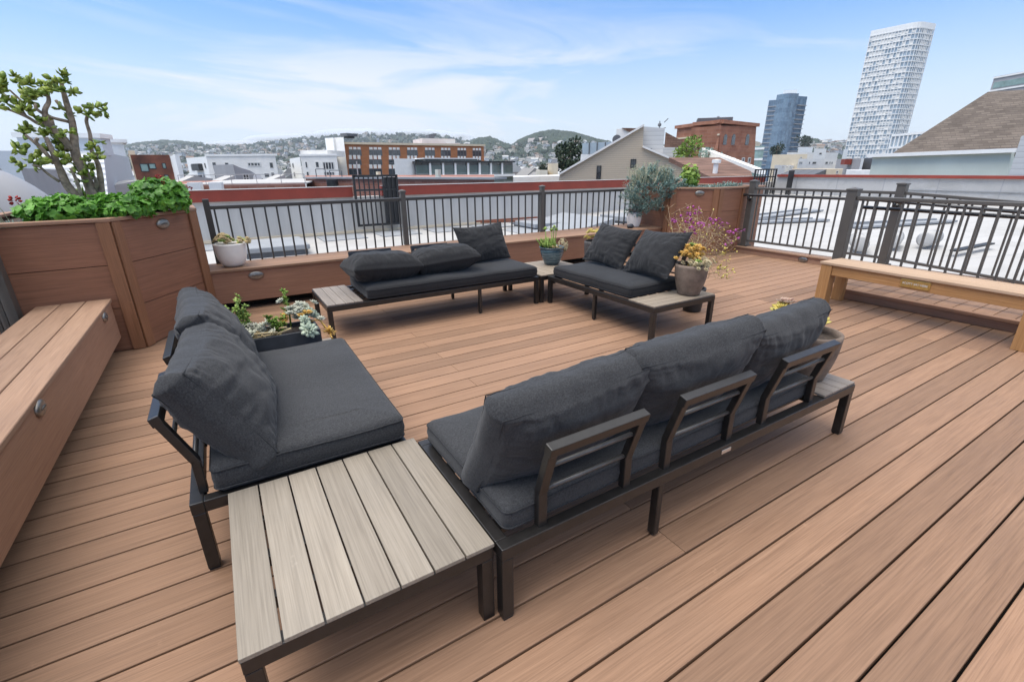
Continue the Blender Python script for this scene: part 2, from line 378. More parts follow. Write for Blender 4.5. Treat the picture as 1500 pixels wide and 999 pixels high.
# ---------------------------------------------------------------- railings
def post(root,x,y,z0,z1,w=.09,mat='rail',base=True,cap=True):
    mb=MB(); mb.box(x-w/2,x+w/2,y-w/2,y+w/2,z0,z1); p=mb.build('post',M[mat],root,bevel=.004)
    if cap:
        c=MB(); h=w/2+.008; c.box(x-h,x+h,y-h,y+h,z1,z1+.018); c.add([(x-h,y-h,z1+.018),(x+h,y-h,z1+.018),(x+h,y+h,z1+.018),(x-h,y+h,z1+.018),(x,y,z1+.034)],[(0,1,4),(1,2,4),(2,3,4),(3,0,4)])
        c.build('post_cap',M[mat],p)
    if base:
        b=MB(); h=w/2+.028; b.box(x-h,x+h,y-h,y+h,z0+.001,z0+.018); b.build('base_flange',M['raildark'],p,bevel=.006)
    return p
BAL={}
def span(root,a,b,ztop,zbot,n,mat='rail',bw=.019,slope=0):
    a=Vector((*a,0));b=Vector((*b,0)); d=b-a
    t=MB(); t.beam(a+Vector((0,0,ztop-.02)),b+Vector((0,0,ztop-.02+slope)),.058,.038); t.build('top_rail',M[mat],root,bevel=.006)
    q=MB(); q.beam(a+Vector((0,0,zbot)),b+Vector((0,0,zbot+slope)),.036,.034); q.build('bottom_rail',M[mat],root,bevel=.004)
    key=(round(ztop-zbot,3),mat,bw)
    for i in range(n):
        p=a+d*((i+.5)/n)+Vector((0,0,slope*(i+.5)/n))
        if key not in BAL:
            m=MB(); m.box(-bw/2,bw/2,-bw/2,bw/2,0,ztop-.04-zbot-.015); BAL[key]=m.build('baluster',M[mat],root)
            o=BAL[key]
        else:
            o=BAL[key].copy(); COL.objects.link(o); o.parent=root
        o.location=p+Vector((0,0,zbot+.015)); o.rotation_euler=(0,0,math.atan2(d.y,d.x))
pts=[(-.085,5.985),(2.08,6.12),(4.34,6.21),(6.38,6.17)]
root=thing('railing','dark grey metal railing standing on the long back ledge','railing',(0,0,0),group='metal railings round the deck')
for i,(x,y) in enumerate(pts[:3]): post(root,x,y,.44,1.112,.062 if i else .058,'raildark' if i==0 else 'rail',base=False,cap=i>0)
for (a,b),n in zip(zip(pts,pts[1:]),(18,18,17)): span(root,a,b,1.045,.36,n,'raildark',.017)
root=thing('railing','tall grey metal railing on the kerb right of the corner planter','railing',(0,0,0),group='metal railings round the deck')
kb=MB(); kb.box(7.50,7.72,-2.8,4.925,.085,.112)
post(root,7.63,4.83,.112,1.15,.10); post(root,7.63,2.78,.112,1.15,.10)
span(root,(7.63,4.78),(7.63,2.83),1.068,.205,16); span(root,(7.63,2.73),(7.63,.5),1.068,.205,18,slope=-.13)
m=MB(); m.tube([(7.52,5.03,.945),(7.52,4.8,.948),(7.52,3.0,.955),(7.52,.4,.84)],.021,12); m.build('handrail',M['pipe'],root,smooth=True)
for y in (4.83,2.78):
    m=MB(); m.tube([(7.58,y,.885),(7.525,y,.885),(7.52,y,.935)],.017,8); m.tube([(7.578,y,.885),(7.586,y,.885)],.034,12); m.build('handrail_bracket',M['pipe'],root,smooth=True)
m=MB(); m.box(7.62,7.64,3.73,3.75,.112,.19); m.build('support_foot',M['rail'],root)
root=thing('kerb','low brown composite kerb under the right railing','kerb',(7.52,4.9,0))
kb.build('kerb_cap',M['topy'],root,bevel=.006,off=(7.52,4.9,0))
m=MB(); m.box(7.525,7.70,-2.8,4.92,-.02,.084); m.build('kerb_face',M['facey'],root,off=(7.52,4.9,0)); step_light(root,(.005,3.767-4.9,.045),(-1,0,0))
root=thing('railing','nearer grey metal railing standing behind the teak bench','railing',(0,0,0),group='metal railings round the deck')
post(root,6.0,2.62,.004,1.13,.10); post(root,6.0,.2,.113,1.13,.10); span(root,(6.0,2.57),(6.0,.25),1.075,.195,19,slope=-.0)
m=MB(); m.tube([(6.09,2.55,.955),(6.09,.2,.935)],.019,10); m.build('handrail',M['pipe'],root,smooth=True)
root=thing('railing','slim grey railing beyond the built in bench at the far left','railing',(0,0,0),group='metal railings round the deck')
post(root,-1.40,4.60,.0,1.12,.10); post(root,-1.40,2.4,.0,1.12,.10); span(root,(-1.40,4.55),(-1.40,2.45),1.045,.12,18,'raildark'); span(root,(-1.40,2.35),(-1.40,-.5),1.045,.12,22,'raildark')

# ---------------------------------------------------------------- teak bench
root=thing('teak_bench','solid teak bench with a small brass plaque on its front rail','bench',(5.26,1.63,0),R(-4.4))
for sx,sy in ((0,.79),(.36,.79),(0,-.79),(.36,-.79)):
    m=MB(); m.box(sx-.05 if sx else 0,sx if sx else .10,sy-.055,sy+.055,0,.418); m.build('leg',M['teakz'],root,bevel=.004)
m=MB(); m.box(.012,.05,-.733,.733,.318,.417); m.build('apron',M['teak'],root,bevel=.003)
m=MB(); m.box(.312,.35,-.733,.733,.318,.417); m.build('apron',M['teak'],root,bevel=.003)
m=MB()
for j in range(4): m.box(-.008+.0955*j,-.008+.0955*(j+1)-.003,-.86,.86,.42,.447)
m.build('seat_boards',M['teaktop'],root,bevel=.004)
def text(parent,body,size,loc,rot,mat,depth=.0008,align='CENTER'):
    cu=bpy.data.curves.new('lettering','FONT'); cu.body=body; cu.size=size; cu.extrude=depth; cu.align_x=align; cu.align_y='CENTER'
    o=bpy.data.objects.new('lettering_curve',cu); cu.materials.append(mat); me=bpy.data.meshes.new_from_object(o); bpy.data.objects.remove(o); o=bpy.data.objects.new('lettering',me); COL.objects.link(o); o.location=loc; o.rotation_euler=rot; o.parent=parent; return o
m=MB(); m.box(.004,.0115,-.115,.115,-.036,.036); pq=m.build('plaque',M['brass'],root,bevel=.003); pq.location=(0,0,.372)
m=MB()
for a,b in(((-.107,-.03),(.107,-.03)),((-.107,.03),(.107,.03)),((-.107,-.03),(-.107,.03)),((.107,-.03),(.107,.03))): m.beam((.003,*a),(.003,*b),.004,.004,(1,0,0))
m.build('plaque_border',M['brass'],pq)
text(pq,'SCOTT SAT HERE',.025,(.0035,0,0),(R(90),0,R(-90)),M['frameW'])

# ---------------------------------------------------------------- lounge set
def tubeframe(m,p,q,w,h,up=(0,0,1)): m.beam(p,q,w,h,up)
T=.298
def sofa_frame(root,L,D,endtable,slatmat,backs,midlegs,cush,yp=.034,yt=-.016):
    m=MB(); r=.043
    m.box(0,L,0,r,T-.046,T); m.box(0,L,D-r,D,T-.046,T); m.box(0,r,r,D-r,T-.046,T); m.box(L-r,L,r,D-r,T-.046,T)
    xt=cush[1] if endtable[0]>.1 else cush[0]
    m.box(xt-.02,xt+.02,r,D-r,T-.046,T-.004)
    m.build('frame',M['frame'],root,bevel=.003)
    for x,y in((0,0),(L-r,0),(0,D-r),(L-r,D-r)):
        q=MB(); q.box(x+.001,x+r-.001,y+.001,y+r-.001,.008,T-.047); lg=q.build('leg',M['frame'],root,bevel=.003)
        q=MB(); q.box(x+.004,x+r-.004,y+.004,y+r-.004,0,.008); q.build('foot_pad',M['black'],lg)
    for x,y in midlegs:
        q=MB(); q.box(x-.014,x+.014,y-.018,y+.018,.01,T-.047); q.tube([(x,y,0),(x,y,.0095)],.012,10); q.build('leg',M['frame'],root,bevel=.004)
    sl=MB()
    for j in range(5):
        y=.12+.125*j; sl.box(cush[0]+ (r if cush[0]<.1 else .02),cush[1]-(r if cush[1]>L-.1 else .02),y-.028,y+.028,T-.03,T-.012)
    sl.build('seat_slats',M['frame'],root)
    a,b=endtable; n=4; w=(b-a)/n; tb=MB()
    for j in range(n): tb.box(a+w*j+.002,a+w*(j+1)-.002,.004,D-.004,T+.002,T+.014)
    tb.build('side_table_slats',M[slatmat],root,bevel=.0015)
    for x0,x1 in backs:
        q=MB(); w=.034
        for x in (x0,x1):
            q.beam((x,yp,T-.002),(x,yp,.432),w,.028,(0,1,0)); q.beam((x,yp+.0005,.425),(x,yt,.600),w,.028,(0,1,.3))
        q.beam((x0-w/2,yt-.004,.610),(x1+w/2,yt-.004,.610),.034,.036,(0,-.28,1))
        bf=q.build('back_frame',M['frame'],root,bevel=.003)
        q=MB()
        for z,y in((.535,yt+(yp-yt)*.40),(.43,yp)): q.tube([(x0,y,z),(x1,y,z)],.0085,8)
        q.build('back_bar',M['bar'],bf,smooth=True)
        q=MB()
        for x in(x0,x1): q.tube([(x-.03,.045,T-.02),(x+.03,.045,T-.02)],.006,8); 
        q.build('bolt',M['black'],bf)
A_ROOT=thing('sofa_frame','long black armless sofa frame in the foreground seen from behind','sofa',(.545,.965,0))
sofa_frame(A_ROOT,2.175,.715,(1.865,2.175-.004),'slatgrey',[(.165,.535),(.745,1.125),(1.375,1.77)],[(.71,.022),(.71,.693)],(0,1.86))
m=MB(); m.box(1.055,1.115,-.0035,-.0005,T-.034,T-.016); m.build('maker_badge',M['silver'],A_ROOT,bevel=.001)
B=copy_tree(A_ROOT); B.location=(2.812,4.77,0); B.rotation_euler=(0,0,pi)
B['label']='long black armless sofa frame against the back ledge with tumbled cushions'
for ch in list(B.children):
    if ch.name.startswith('maker_badge'): bpy.data.objects.remove(ch)
L_ROOT=thing('loveseat_frame','short black loveseat frame on the left with a planter box at its end','loveseat',(-.275,3.215,0),R(-90))
sofa_frame(L_ROOT,1.50,.785,(.004,.30),'slatmid',[(.40,.80),(1.02,1.43)],[(.75,.763)],(.305,1.50),.045,-.025)
Rr=copy_tree(L_ROOT); Rr.location=(3.695,2.535,0); Rr.rotation_euler=(0,0,R(90)); Rr['label']='short black loveseat frame on the right with a brown pot on its end table'
for r_ in (B,): r_['group']='matching black lounge frames'
for r_ in (A_ROOT,L_ROOT,Rr): r_['group']='matching black lounge frames'
def side_end(r): # flat side uprights of the far loveseat
    q=MB(); q.extr([(.30,.03,T),(.30,-.01,T),(.30,-.055,.62),(.30,-.01,.62)],(.04,0,0)); q.build('side_upright',M['frame'],r,bevel=.003)
side_end(Rr)
def low_table(label,loc,mat,n=7,w=.69,d=.70,rz=0):
    root=thing('low_table',label,'table',loc,rz,group='square slatted low tables')
    m=MB(); r=.043
    m.box(0,w,0,r,T-.052,T-.006); m.box(0,w,d-r,d,T-.052,T-.006); m.box(0,r,r,d-r,T-.052,T-.006); m.box(w-r,w,r,d-r,T-.052,T-.006); m.box(r,w-r,d/2-.02,d/2+.02,T-.05,T-.012); m.box(r,w-r,d*.25-.015,d*.25+.015,T-.05,T-.008); m.box(r,w-r,d*.75-.015,d*.75+.015,T-.05,T-.008)
    m.build('frame',M['frame'],root,bevel=.003)
    for x,y in((0,0),(w-r,0),(0,d-r),(w-r,d-r)):
        q=MB(); q.box(x+.001,x+r-.001,y+.001,y+r-.001,0,T-.053); q.build('leg',M['frame'],root,bevel=.003)
    tb=MB(); p=w/n
    for j in range(n): pw=(w+.008)/n; tb.box(-.004+pw*j+.0026,-.004+pw*(j+1)-.0026,-.004,d+.004,T-.005,T+.009)
    tb.build('tabletop_slats',M[mat],root,bevel=.002)
    return root
low_table('pale slatted low table in the foreground between two seats',(-.155,1.0,0),'slat')
low_table('grey slatted low table in the far corner under a blue pot',(2.84,4.06,0),'slatmid')

# ---------------------------------------------------------------- cushions
def seat_cushion(label,W,D,h,loc,rz,mat='fabric',seed=0):
    nx,ny=int(W/.03),int(D/.03); rr=.030; mb=MB()
    def outline(u,v):
        x=u*W/2;y=v*D/2; return x,y
    vs=[];fs=[];N=6
    # rounded-box rings: section over perimeter
    per=[]
    c=.028
    def arc(cx,cy,a0):
        return [(cx+c*math.cos(a0+pi/2*i/5),cy+c*math.sin(a0+pi/2*i/5)) for i in range(6)]
    def edge(p,q,n): return [(p[0]+(q[0]-p[0])*i/n,p[1]+(q[1]-p[1])*i/n) for i in range(1,n)]
    cs=[arc(W/2-c,D/2-c,0),arc(-W/2+c,D/2-c,pi/2),arc(-W/2+c,-D/2+c,pi),arc(W/2-c,-D/2+c,3*pi/2)]
    for i in range(4): per+=cs[i]+edge(cs[i][-1],cs[(i+1)%4][0],nx if i%2==0 else ny)
    n=len(per)
    prof=[(1,-.0,.012),(0,-.004,.005),(-.006,.0,.018),(.0,.0,h*.5),(-.006,0,h-.018)]
    rings=[(-.022,.0),(-.008,.004),(0,.018),(.004,h*.5),(0,h-.020),(-.007,h-.007),(-.024,h+.001),(-.07,h+.008),(-.14,h+.012)]
    for off,z in rings:
        for x,y in per:
            sx=max(0,(abs(x)+off)/abs(x)) if abs(x)>1e-6 else 1; sy=max(0,(abs(y)+off)/abs(y)) if abs(y)>1e-6 else 1
            X=x+ (off if x>0 else -off)*min(1,abs(x)/(W/2)*1.0)**3; Y=y+(off if y>0 else -off)*min(1,abs(y)/(D/2))**3
            w=noise.noise(Vector((x*4+seed,y*4,z*7)))*.006+noise.noise(Vector((x*13+seed,y*13,z*9)))*.0022
            zz=z+(w if z>h*.3 else 0)
            if abs(z-h*.5)<.001: X+=(w*.8 if x>0 else -w*.8); Y+=(w*.8 if y>0 else -w*.8)
            vs.append((X,Y,zz))
    for i in range(len(rings)-1):
        for q in range(n): fs.append((i*n+q,i*n+(q+1)%n,(i+1)*n+(q+1)%n,(i+1)*n+q))
    fs.append(tuple(range(n-1,-1,-1))); fs.append(tuple((len(rings)-1)*n+q for q in range(n)))
    mb.add(vs,fs)
    o=mb.build('seat_cushion',M[mat],smooth=True,loc=loc); o.rotation_euler=(0,0,rz)
    tag(o,label,'seat cushion',group='charcoal seat cushions')
    pp=MB()
    for i in (4,2): 
        ring=[vs[i*n+q] for q in range(n)]; ring=[(x*1.002,y*1.003,z) for x,y,z in ring]
        pp.tube(ring+[ring[0]],.0032,6,False)
    pp.build('piping',M['seam'],o,smooth=True)
    return o
zc=T+.004
seat_cushion('long charcoal seat cushion on the foreground sofa',1.80,.65,.10,(.545+.938,.965+.715-.338,zc),R(.4),seed=1)
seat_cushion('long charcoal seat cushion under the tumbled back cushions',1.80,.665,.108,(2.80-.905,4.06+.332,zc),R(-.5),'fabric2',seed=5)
seat_cushion('square charcoal seat cushion on the left loveseat',.70,1.17,.112,(.165,1.72+.585,zc),R(-.8),seed=9)
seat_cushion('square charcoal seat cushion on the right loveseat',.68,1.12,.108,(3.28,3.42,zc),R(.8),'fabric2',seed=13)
def back_cushion(label,w,h,t,loc,eul,style='box',mat='fabric',seed=0,cat='cushion'):
    nu,nv=56,40; mb=MB(); vs=[];fs=[]
    def pt(u,v,side):
        au,av=abs(u),abs(v)
        if style=='bolster':
            th=t*.5*(.16+.84*((1-au**5.5)*(1-av**3.0))**.5); kx=.03;kz=.04
        elif style=='box':
            th=t*.5*(.42+.58*((1-au**3.4)*(1-av**2.3))**.5); kx=.05;kz=.045
        else:
            th=t*.5*(.04+.96*((1-au**2.6)*(1-av**2.6))**.52); kx=.065;kz=.07
        x=w/2*u*(1-kx*(1-v*v)); z=h/2*v*(1-kz*(1-u*u))
        if style!='box':
            x+=w*.012*(u**5); z+=h*.015*(v**5)
        e=max(au,av)**3
        P=Vector((u*3+seed*3.3,v*3,side*2.7+seed))
        wr=noise.noise(P)*.012
        # creases running in from the edges
        cu=noise.noise(Vector((u*9+seed,v*2.2,side+seed*.7))); cv=noise.noise(Vector((u*2.2,v*9+seed,side*1.3+seed*.4)))
        wr+=-abs(cu)*.030*av**2.2 - abs(cv)*.034*au**2.2
        wr+=-(1-abs(noise.noise(Vector((u*1.6+v*.9+seed*2,v*1.7-u,seed+side)))))**14*.006
        wr*=min(1,t/.2)*(1-.85*max(au,av)**14)
        y=side*(th+wr*(1 if th>.01 else .3))
        sag=-.02*h*(1-u*u)*(v>0)*v
        return Vector((x,y,z+sag))
    for side in(-1,1):
        for j in range(nv+1):
            for i in range(nu+1):
                # cluster samples to the rim
                u=math.sin((i/nu-.5)*pi); v=math.sin((j/nv-.5)*pi)
                u=.5*u+.5*(2*i/nu-1); v=.5*v+.5*(2*j/nv-1)
                vs.append(pt(u,v,side))
    n=(nu+1)*(nv+1); q=nu+1
    for j in range(nv):
        for i in range(nu):
            a=j*q+i; fs.append((a,a+1,a+1+q,a+q)); fs.append((n+a,n+a+q,n+a+1+q,n+a+1))
    rim=[i for i in range(nu+1)]+[j*q+nu for j in range(1,nv+1)]+[nv*q+i for i in range(nu-1,-1,-1)]+[j*q for j in range(nv-1,0,-1)]
    base_=len(vs)
    for a in rim:
        P_=(vs[a]+vs[n+a])/2; g_=(vs[n+a]-vs[a]).length; j_,i_=divmod(a,q); ox=(i_==nu)-(i_==0); oz=(j_==nv)-(j_==0)
        vs.append(P_+Vector((ox*.75 if oz else ox,0,oz*.75 if ox else oz))*g_*(.42 if not(ox and oz) else .25)*(1+.5*noise.noise(P_*9)))
    m_=len(rim)
    for k in range(m_):
        a,b=rim[k],rim[(k+1)%m_]; c0,c1=base_+k,base_+(k+1)%m_
        fs.append((a,c0,c1,b)); fs.append((c0,n+a,n+b,c1))
    mb.add(vs,fs)
    o=mb.build('back_cushion',M[mat],smooth=True,loc=loc); o.rotation_euler=eul
    sd=o.modifiers.new('soft','SUBSURF'); sd.levels=1; sd.render_levels=1
    tag(o,label,cat,group='charcoal back cushions')
    pp=MB()
    if style=='box':
        for s0 in(0,n): pp.tube([vs[s0+a] for a in rim]+[vs[s0+rim[0]]],.0022,6,False)
    else: pp.tube([(vs[a]+vs[n+a])/2 for a in rim]+[(vs[rim[0]]+vs[n+rim[0]])/2],.0026,6,False)
    pp.build('piping',M['seam'],o,smooth=True)
    return o
zb=.575
back_cushion('plump charcoal back cushion at the table end of the foreground sofa',.66,.41,.25,(.90,1.155,zb-.012),(R(27),R(-1),R(3)),seed=2)
back_cushion('plump charcoal back cushion in the middle of the foreground sofa',.65,.42,.25,(1.50,1.145,zb+.006),(R(25),R(-3),R(-4)),seed=3)
back_cushion('plump charcoal back cushion at the potted end of the foreground sofa',.62,.41,.24,(2.095,1.14,zb+.0),(R(25),R(-1),R(3)),seed=4)
back_cushion('big charcoal back cushion nearest the camera on the left loveseat',.72,.43,.27,(-.105,2.09,.56),(R(31),R(0),R(-94)),seed=6)
back_cushion('charcoal back cushion behind another on the left loveseat',.62,.44,.25,(-.115,2.66,.585),(R(26),R(0),R(-88)),seed=7)
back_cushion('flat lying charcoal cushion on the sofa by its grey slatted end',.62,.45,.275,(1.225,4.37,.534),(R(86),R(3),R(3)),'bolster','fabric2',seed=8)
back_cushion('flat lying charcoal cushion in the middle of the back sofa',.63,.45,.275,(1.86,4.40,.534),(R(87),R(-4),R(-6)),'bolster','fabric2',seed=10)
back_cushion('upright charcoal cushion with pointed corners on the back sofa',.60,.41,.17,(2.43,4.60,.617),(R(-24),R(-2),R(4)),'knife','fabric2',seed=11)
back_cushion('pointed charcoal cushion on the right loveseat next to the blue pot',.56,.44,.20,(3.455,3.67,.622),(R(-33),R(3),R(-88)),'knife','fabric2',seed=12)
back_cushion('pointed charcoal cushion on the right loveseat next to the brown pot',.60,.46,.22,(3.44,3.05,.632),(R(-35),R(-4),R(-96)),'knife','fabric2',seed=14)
# ---------------------------------------------------------------- plants and pots
M['jadeleaf']=leafmat('jade_leaf',(.11,.21,.03),(.42,.50,.09),.30,.18); M['bark']=plain('jade_bark',(.27,.215,.165),.85,var=.35,scale=22,bump=.6,bscale=45)
M['geran']=leafmat('geranium_leaf',(.035,.15,.015),(.20,.46,.06),.42,.3); M['red']=leafmat('red_petal',(.30,.01,.012),(.5,.03,.02),.5,.2)
M['bluegreen']=leafmat('blue_green_leaf',(.10,.20,.175),(.40,.54,.47),.55,.2); M['palestem']=leafmat('pale_stem',(.36,.38,.25),(.5,.5,.36),.7,.2)
M['lime']=leafmat('lime_leaf',(.10,.23,.03),(.30,.42,.07),.5,.25); M['sedum']=leafmat('green_sedum',(.20,.33,.06),(.42,.54,.13),.45,.15)
M['frost']=leafmat('frosted_rosette',(.42,.46,.36),(.62,.60,.50),.55,.1); M['ghost']=leafmat('blue_rosette',(.33,.42,.32),(.50,.56,.44),.45,.12)
M['orange']=leafmat('orange_sedum',(.80,.40,.06),(.90,.68,.22),.5,.2); M['creamr']=leafmat('cream_rosette',(.52,.42,.24),(.70,.60,.38),.55,.15)
M['yellow']=leafmat('yellow_sedum',(.62,.46,.06),(.80,.70,.26),.5,.2); M['pinkw']=leafmat('pink_white_rosette',(.75,.45,.34),(.85,.76,.60),.5,.25)
M['tanr']=leafmat('dry_rosette',(.42,.30,.15),(.62,.50,.28),.6,.1); M['mauve']=leafmat('mauve_rosette',(.22,.17,.155),(.36,.30,.27),.6,.1)
M['magenta']=leafmat('magenta_bract',(.46,.05,.34),(.64,.16,.50),.5,.3); M['twig']=plain('dry_twig',(.40,.30,.19),.8,var=.3,scale=30)
M['potwhite']=plain('white_ceramic',(.80,.77,.71),.45,var=.06,scale=5); M['potbrown']=plain('rough_brown_clay',(.17,.125,.095),.8,var=.25,scale=14,bump=.35,bscale=120)
M['potgrey']=plain('speckled_grey_clay',(.075,.07,.068),.8,var=.4,scale=60,bump=.3,bscale=150); M['potblack']=plain('black_plastic_pot',(.02,.02,.021),.5)
M['slate']=plain('dark_slate_box',(.040,.043,.050),.62,var=.25,scale=7)
t=NT('blue_glaze'); v=t.coord((1,1,9)); gn=t.noise(v,5,4,.6,.6)
M['glaze']=t.fin(t.ramp(gn,[(.30,(.022,.04,.055)),(.48,(.035,.075,.10)),(.60,(.10,.16,.18)),(.66,(.05,.09,.11)),(.8,(.12,.13,.11))]),.16,None,spec=.7)
def petal(mb,base,d,up,L,w,th):
    d=d.normalized(); s_=d.cross(up)
    if s_.length<1e-4: s_=d.cross(Vector((1,0,0)))
    s_.normalize(); u=s_.cross(d)
    b=Vector(base); m=b+d*L*.55
    vs=[b-s_*w*.22,b+s_*w*.22,m+s_*w*.5-u*th*.0,m-s_*w*.5,m+u*th*.35+d*0,m-u*th*.65,b+d*L*.86+s_*w*.32+u*th*.2,b+d*L*.86-s_*w*.32+u*th*.2,b+d*L+u*th*.35]
    mb.add(vs,[(0,1,4),(1,2,4),(0,4,3),(2,6,4),(4,7,3),(4,6,8),(4,8,7),(1,0,5),(2,1,5),(0,3,5),(6,2,5),(3,7,5),(8,6,5),(7,8,5)])
def rosette(mb,c,nrm,Rr,layers=3,n=8,wide=.42,up0=.25,r=rnd):
    nz=Vector(nrm).normalized(); a=nz.cross(Vector((.3,.2,1)) if abs(nz.z)<.9 else Vector((1,.1,0))).normalized(); b=nz.cross(a)
    for k in range(layers):
        f=k/(max(1,layers-1)); L=Rr*(1-.55*f); lift=up0+f*1.1
        for i in range(n):
            t=2*pi*(i+.5*(k%2))/n+r.uniform(-.12,.12); d=a*math.cos(t)+b*math.sin(t)+nz*(lift+r.uniform(-.08,.08))
            petal(mb,Vector(c)+nz*Rr*.12*f,d,nz,L*r.uniform(.88,1.08),L*wide*1.25,L*.16)
def tuft(mb,c,Rr,n,L,w,flat=.4,r=rnd):
    for i in range(n):
        d=Vector((r.gauss(0,1),r.gauss(0,1),abs(r.gauss(0,1))+flat)).normalized(); petal(mb,Vector(c)+d*Rr*r.uniform(.3,1),d+Vector((r.uniform(-.3,.3),r.uniform(-.3,.3),.2)),Vector((0,0,1)),L*r.uniform(.7,1.2),w,w*.25)
def disc_leaf(mb,c,nrm,r_,lobes=7,r=rnd):
    nz=Vector(nrm).normalized(); a=nz.cross(Vector((r.uniform(-1,1),r.uniform(-1,1),.3))).normalized(); b=nz.cross(a); n=lobes*3; vs=[Vector(c)-nz*r_*.12]
    for ring,(q,zz) in enumerate(((.55,.06),(1.0,.02))):
        for i in range(n):
            t=2*pi*i/n+.25; rad=r_*q*(1+(.13*math.cos(lobes*t)*(ring)))*(1-.35*max(0,math.cos(t-.25))**8)
            vs.append(Vector(c)+a*math.cos(t)*rad+b*math.sin(t)*rad+nz*r_*(zz+.16*math.cos(3*t+1)*ring+(.10*math.cos(lobes*t)*ring)))
    fs=[(0,1+i,1+(i+1)%n) for i in range(n)]+[(1+i,1+n+i,1+n+(i+1)%n,1+(i+1)%n) for i in range(n)]
    mb.add(vs,fs)
def pot(name,label,loc,prof,mat,soilz,soilr,group=None,n=48):
    root=thing(name,label,'flower pot',loc,group=group)
    mb=MB(); mb.lathe(prof,n); mb.build('pot_body',M[mat],root,smooth=True)
    s_=MB(); s_.lathe([(soilr,soilz),(soilr*.6,soilz+.008),(0.0,soilz+.012)],24); s_.build('soil',M['soil'],root,smooth=True)
    return root
def plant(name,label,cat='plant',loc=(0,0,0),group=None): return thing(name,label,cat,loc,group=group)
# --- jade tree
def jp(x,y,d=5.30): return atv(x/4.54,90+y/4.54,d)
JB=jp(600,945); JB.z=.98
jade=plant('jade_tree','leafy jade tree with bare grey brown branches in the left planter','tree',JB)
br=[([(560,985,5.28),(545,935,5.28),(450,830,5.27),(400,720,5.26),(345,590,5.25),(305,505,5.24)],[.040,.036,.031,.026,.020,.014]),
([(640,985,5.33),(615,890,5.33),(565,750,5.34),(505,630,5.34),(492,500,5.36),(478,400,5.36),(440,270,5.38),(415,175,5.38),(405,125,5.37)],[.046,.042,.036,.033,.028,.024,.020,.016,.012]),
([(480,590,5.34),(385,480,5.30),(320,425,5.28),(298,330,5.26),(325,265,5.26),(305,190,5.24)],[.027,.025,.023,.019,.015,.010]),
([(450,590,5.34),(360,450,5.42),(330,380,5.46),(270,420,5.44),(170,365,5.42),(45,318,5.40)],[.022,.019,.016,.014,.012,.008]),
([(170,365,5.42),(120,290,5.44),(60,245,5.46),(10,205,5.46)],[.011,.009,.008,.007]),([(170,290,5.40),(110,235,5.40),(62,190,5.40)],[.008,.008,.006]),
([(455,402,5.36),(330,370,5.28),(245,320,5.24),(237,285,5.22)],[.013,.012,.011,.009]),
([(690,985,5.36),(672,850,5.36),(668,770,5.36),(650,680,5.36),(612,600,5.36),(600,490,5.36),(575,400,5.36),(590,345,5.36)],[.030,.028,.022,.019,.016,.014,.013,.010]),
([(630,650,5.36),(655,590,5.33),(650,560,5.33)],[.013,.011,.008]),([(635,870,5.35),(640,800,5.30),(600,740,5.28)],[.02,.016,.011]),
([(360,680,5.26),(290,595,5.22),(240,540,5.20),(252,512,5.19)],[.017,.015,.013,.010]),([(290,595,5.22),(205,520,5.20),(168,488,5.19)],[.012,.010,.008]),
([(395,800,5.26),(320,750,5.23),(260,700,5.21),(212,690,5.20)],[.011,.010,.009,.006]),([(548,920,5.25),(512,800,5.22),(468,710,5.20)],[.014,.013,.009]),([(470,545,5.34),(425,490,5.3)],[.010,.006]),([(445,330,5.37),(405,300,5.40),(372,262,5.42)],[.012,.014,.012])]
mb=MB()
for pts_,rs_ in br:
    P3=[jp(*p) for p in pts_]; Q=[];RQ=[]
    for i in range(len(P3)-1):
        p0=P3[max(i-1,0)];p1=P3[i];p2=P3[i+1];p3=P3[min(i+2,len(P3)-1)]
        for s_ in range(4):
            u=s_/4; Q.append(.5*((2*p1)+(p2-p0)*u+(2*p0-5*p1+4*p2-p3)*u*u+(3*p1-p0-3*p2+p3)*u**3)); rr_=rs_[i]+(rs_[i+1]-rs_[i])*u; RQ.append(rr_*(1+.10*noise.noise(Q[-1]*25)))
    Q.append(P3[-1]);RQ.append(rs_[-1]); mb.tube(Q,[q*.97 for q in RQ],9)
mb.build('branches',M['bark'],jade,smooth=True,off=JB)
mb=MB()
cl=[(30,140,75),(75,175,60),(0,110,60),(12,285,58),(248,165,58),(225,180,42),(250,250,58),(175,285,52),(205,235,30),(360,180,58),(340,150,36),(375,92,48),(465,215,28),(415,335,42),(215,350,52),(160,455,58),(280,470,62),(330,495,36),(440,480,42),(155,560,58),(360,560,36),(410,660,60),(165,690,52),(245,675,24),(525,695,52),(545,765,54),(590,722,30),(640,320,48),(680,345,32),(565,352,22),(650,555,44),(630,650,54),(415,585,30),(265,600,26),(270,385,26)]
for x,y,s_ in cl:
    c=jp(x,y,5.30+rnd.uniform(-.08,.08)); sz=s_/4.54/F*5.6
    for _ in range(int(2+s_/24)):
        o_=Vector((rnd.uniform(-1,1),rnd.uniform(-1,1),rnd.uniform(-.7,.7)))*sz*.55
        ax=(o_+Vector((0,0,sz*.5))).normalized()
        for q in range(5):
            d=(ax*rnd.uniform(.2,.8)+Vector((rnd.gauss(0,.7),rnd.gauss(0,.7),rnd.gauss(0,.5)))); petal(mb,c+o_,d,ax,rnd.uniform(.044,.068),rnd.uniform(.032,.046),.016)
mb.build('leaves',M['jadeleaf'],jade,smooth=True,off=JB)
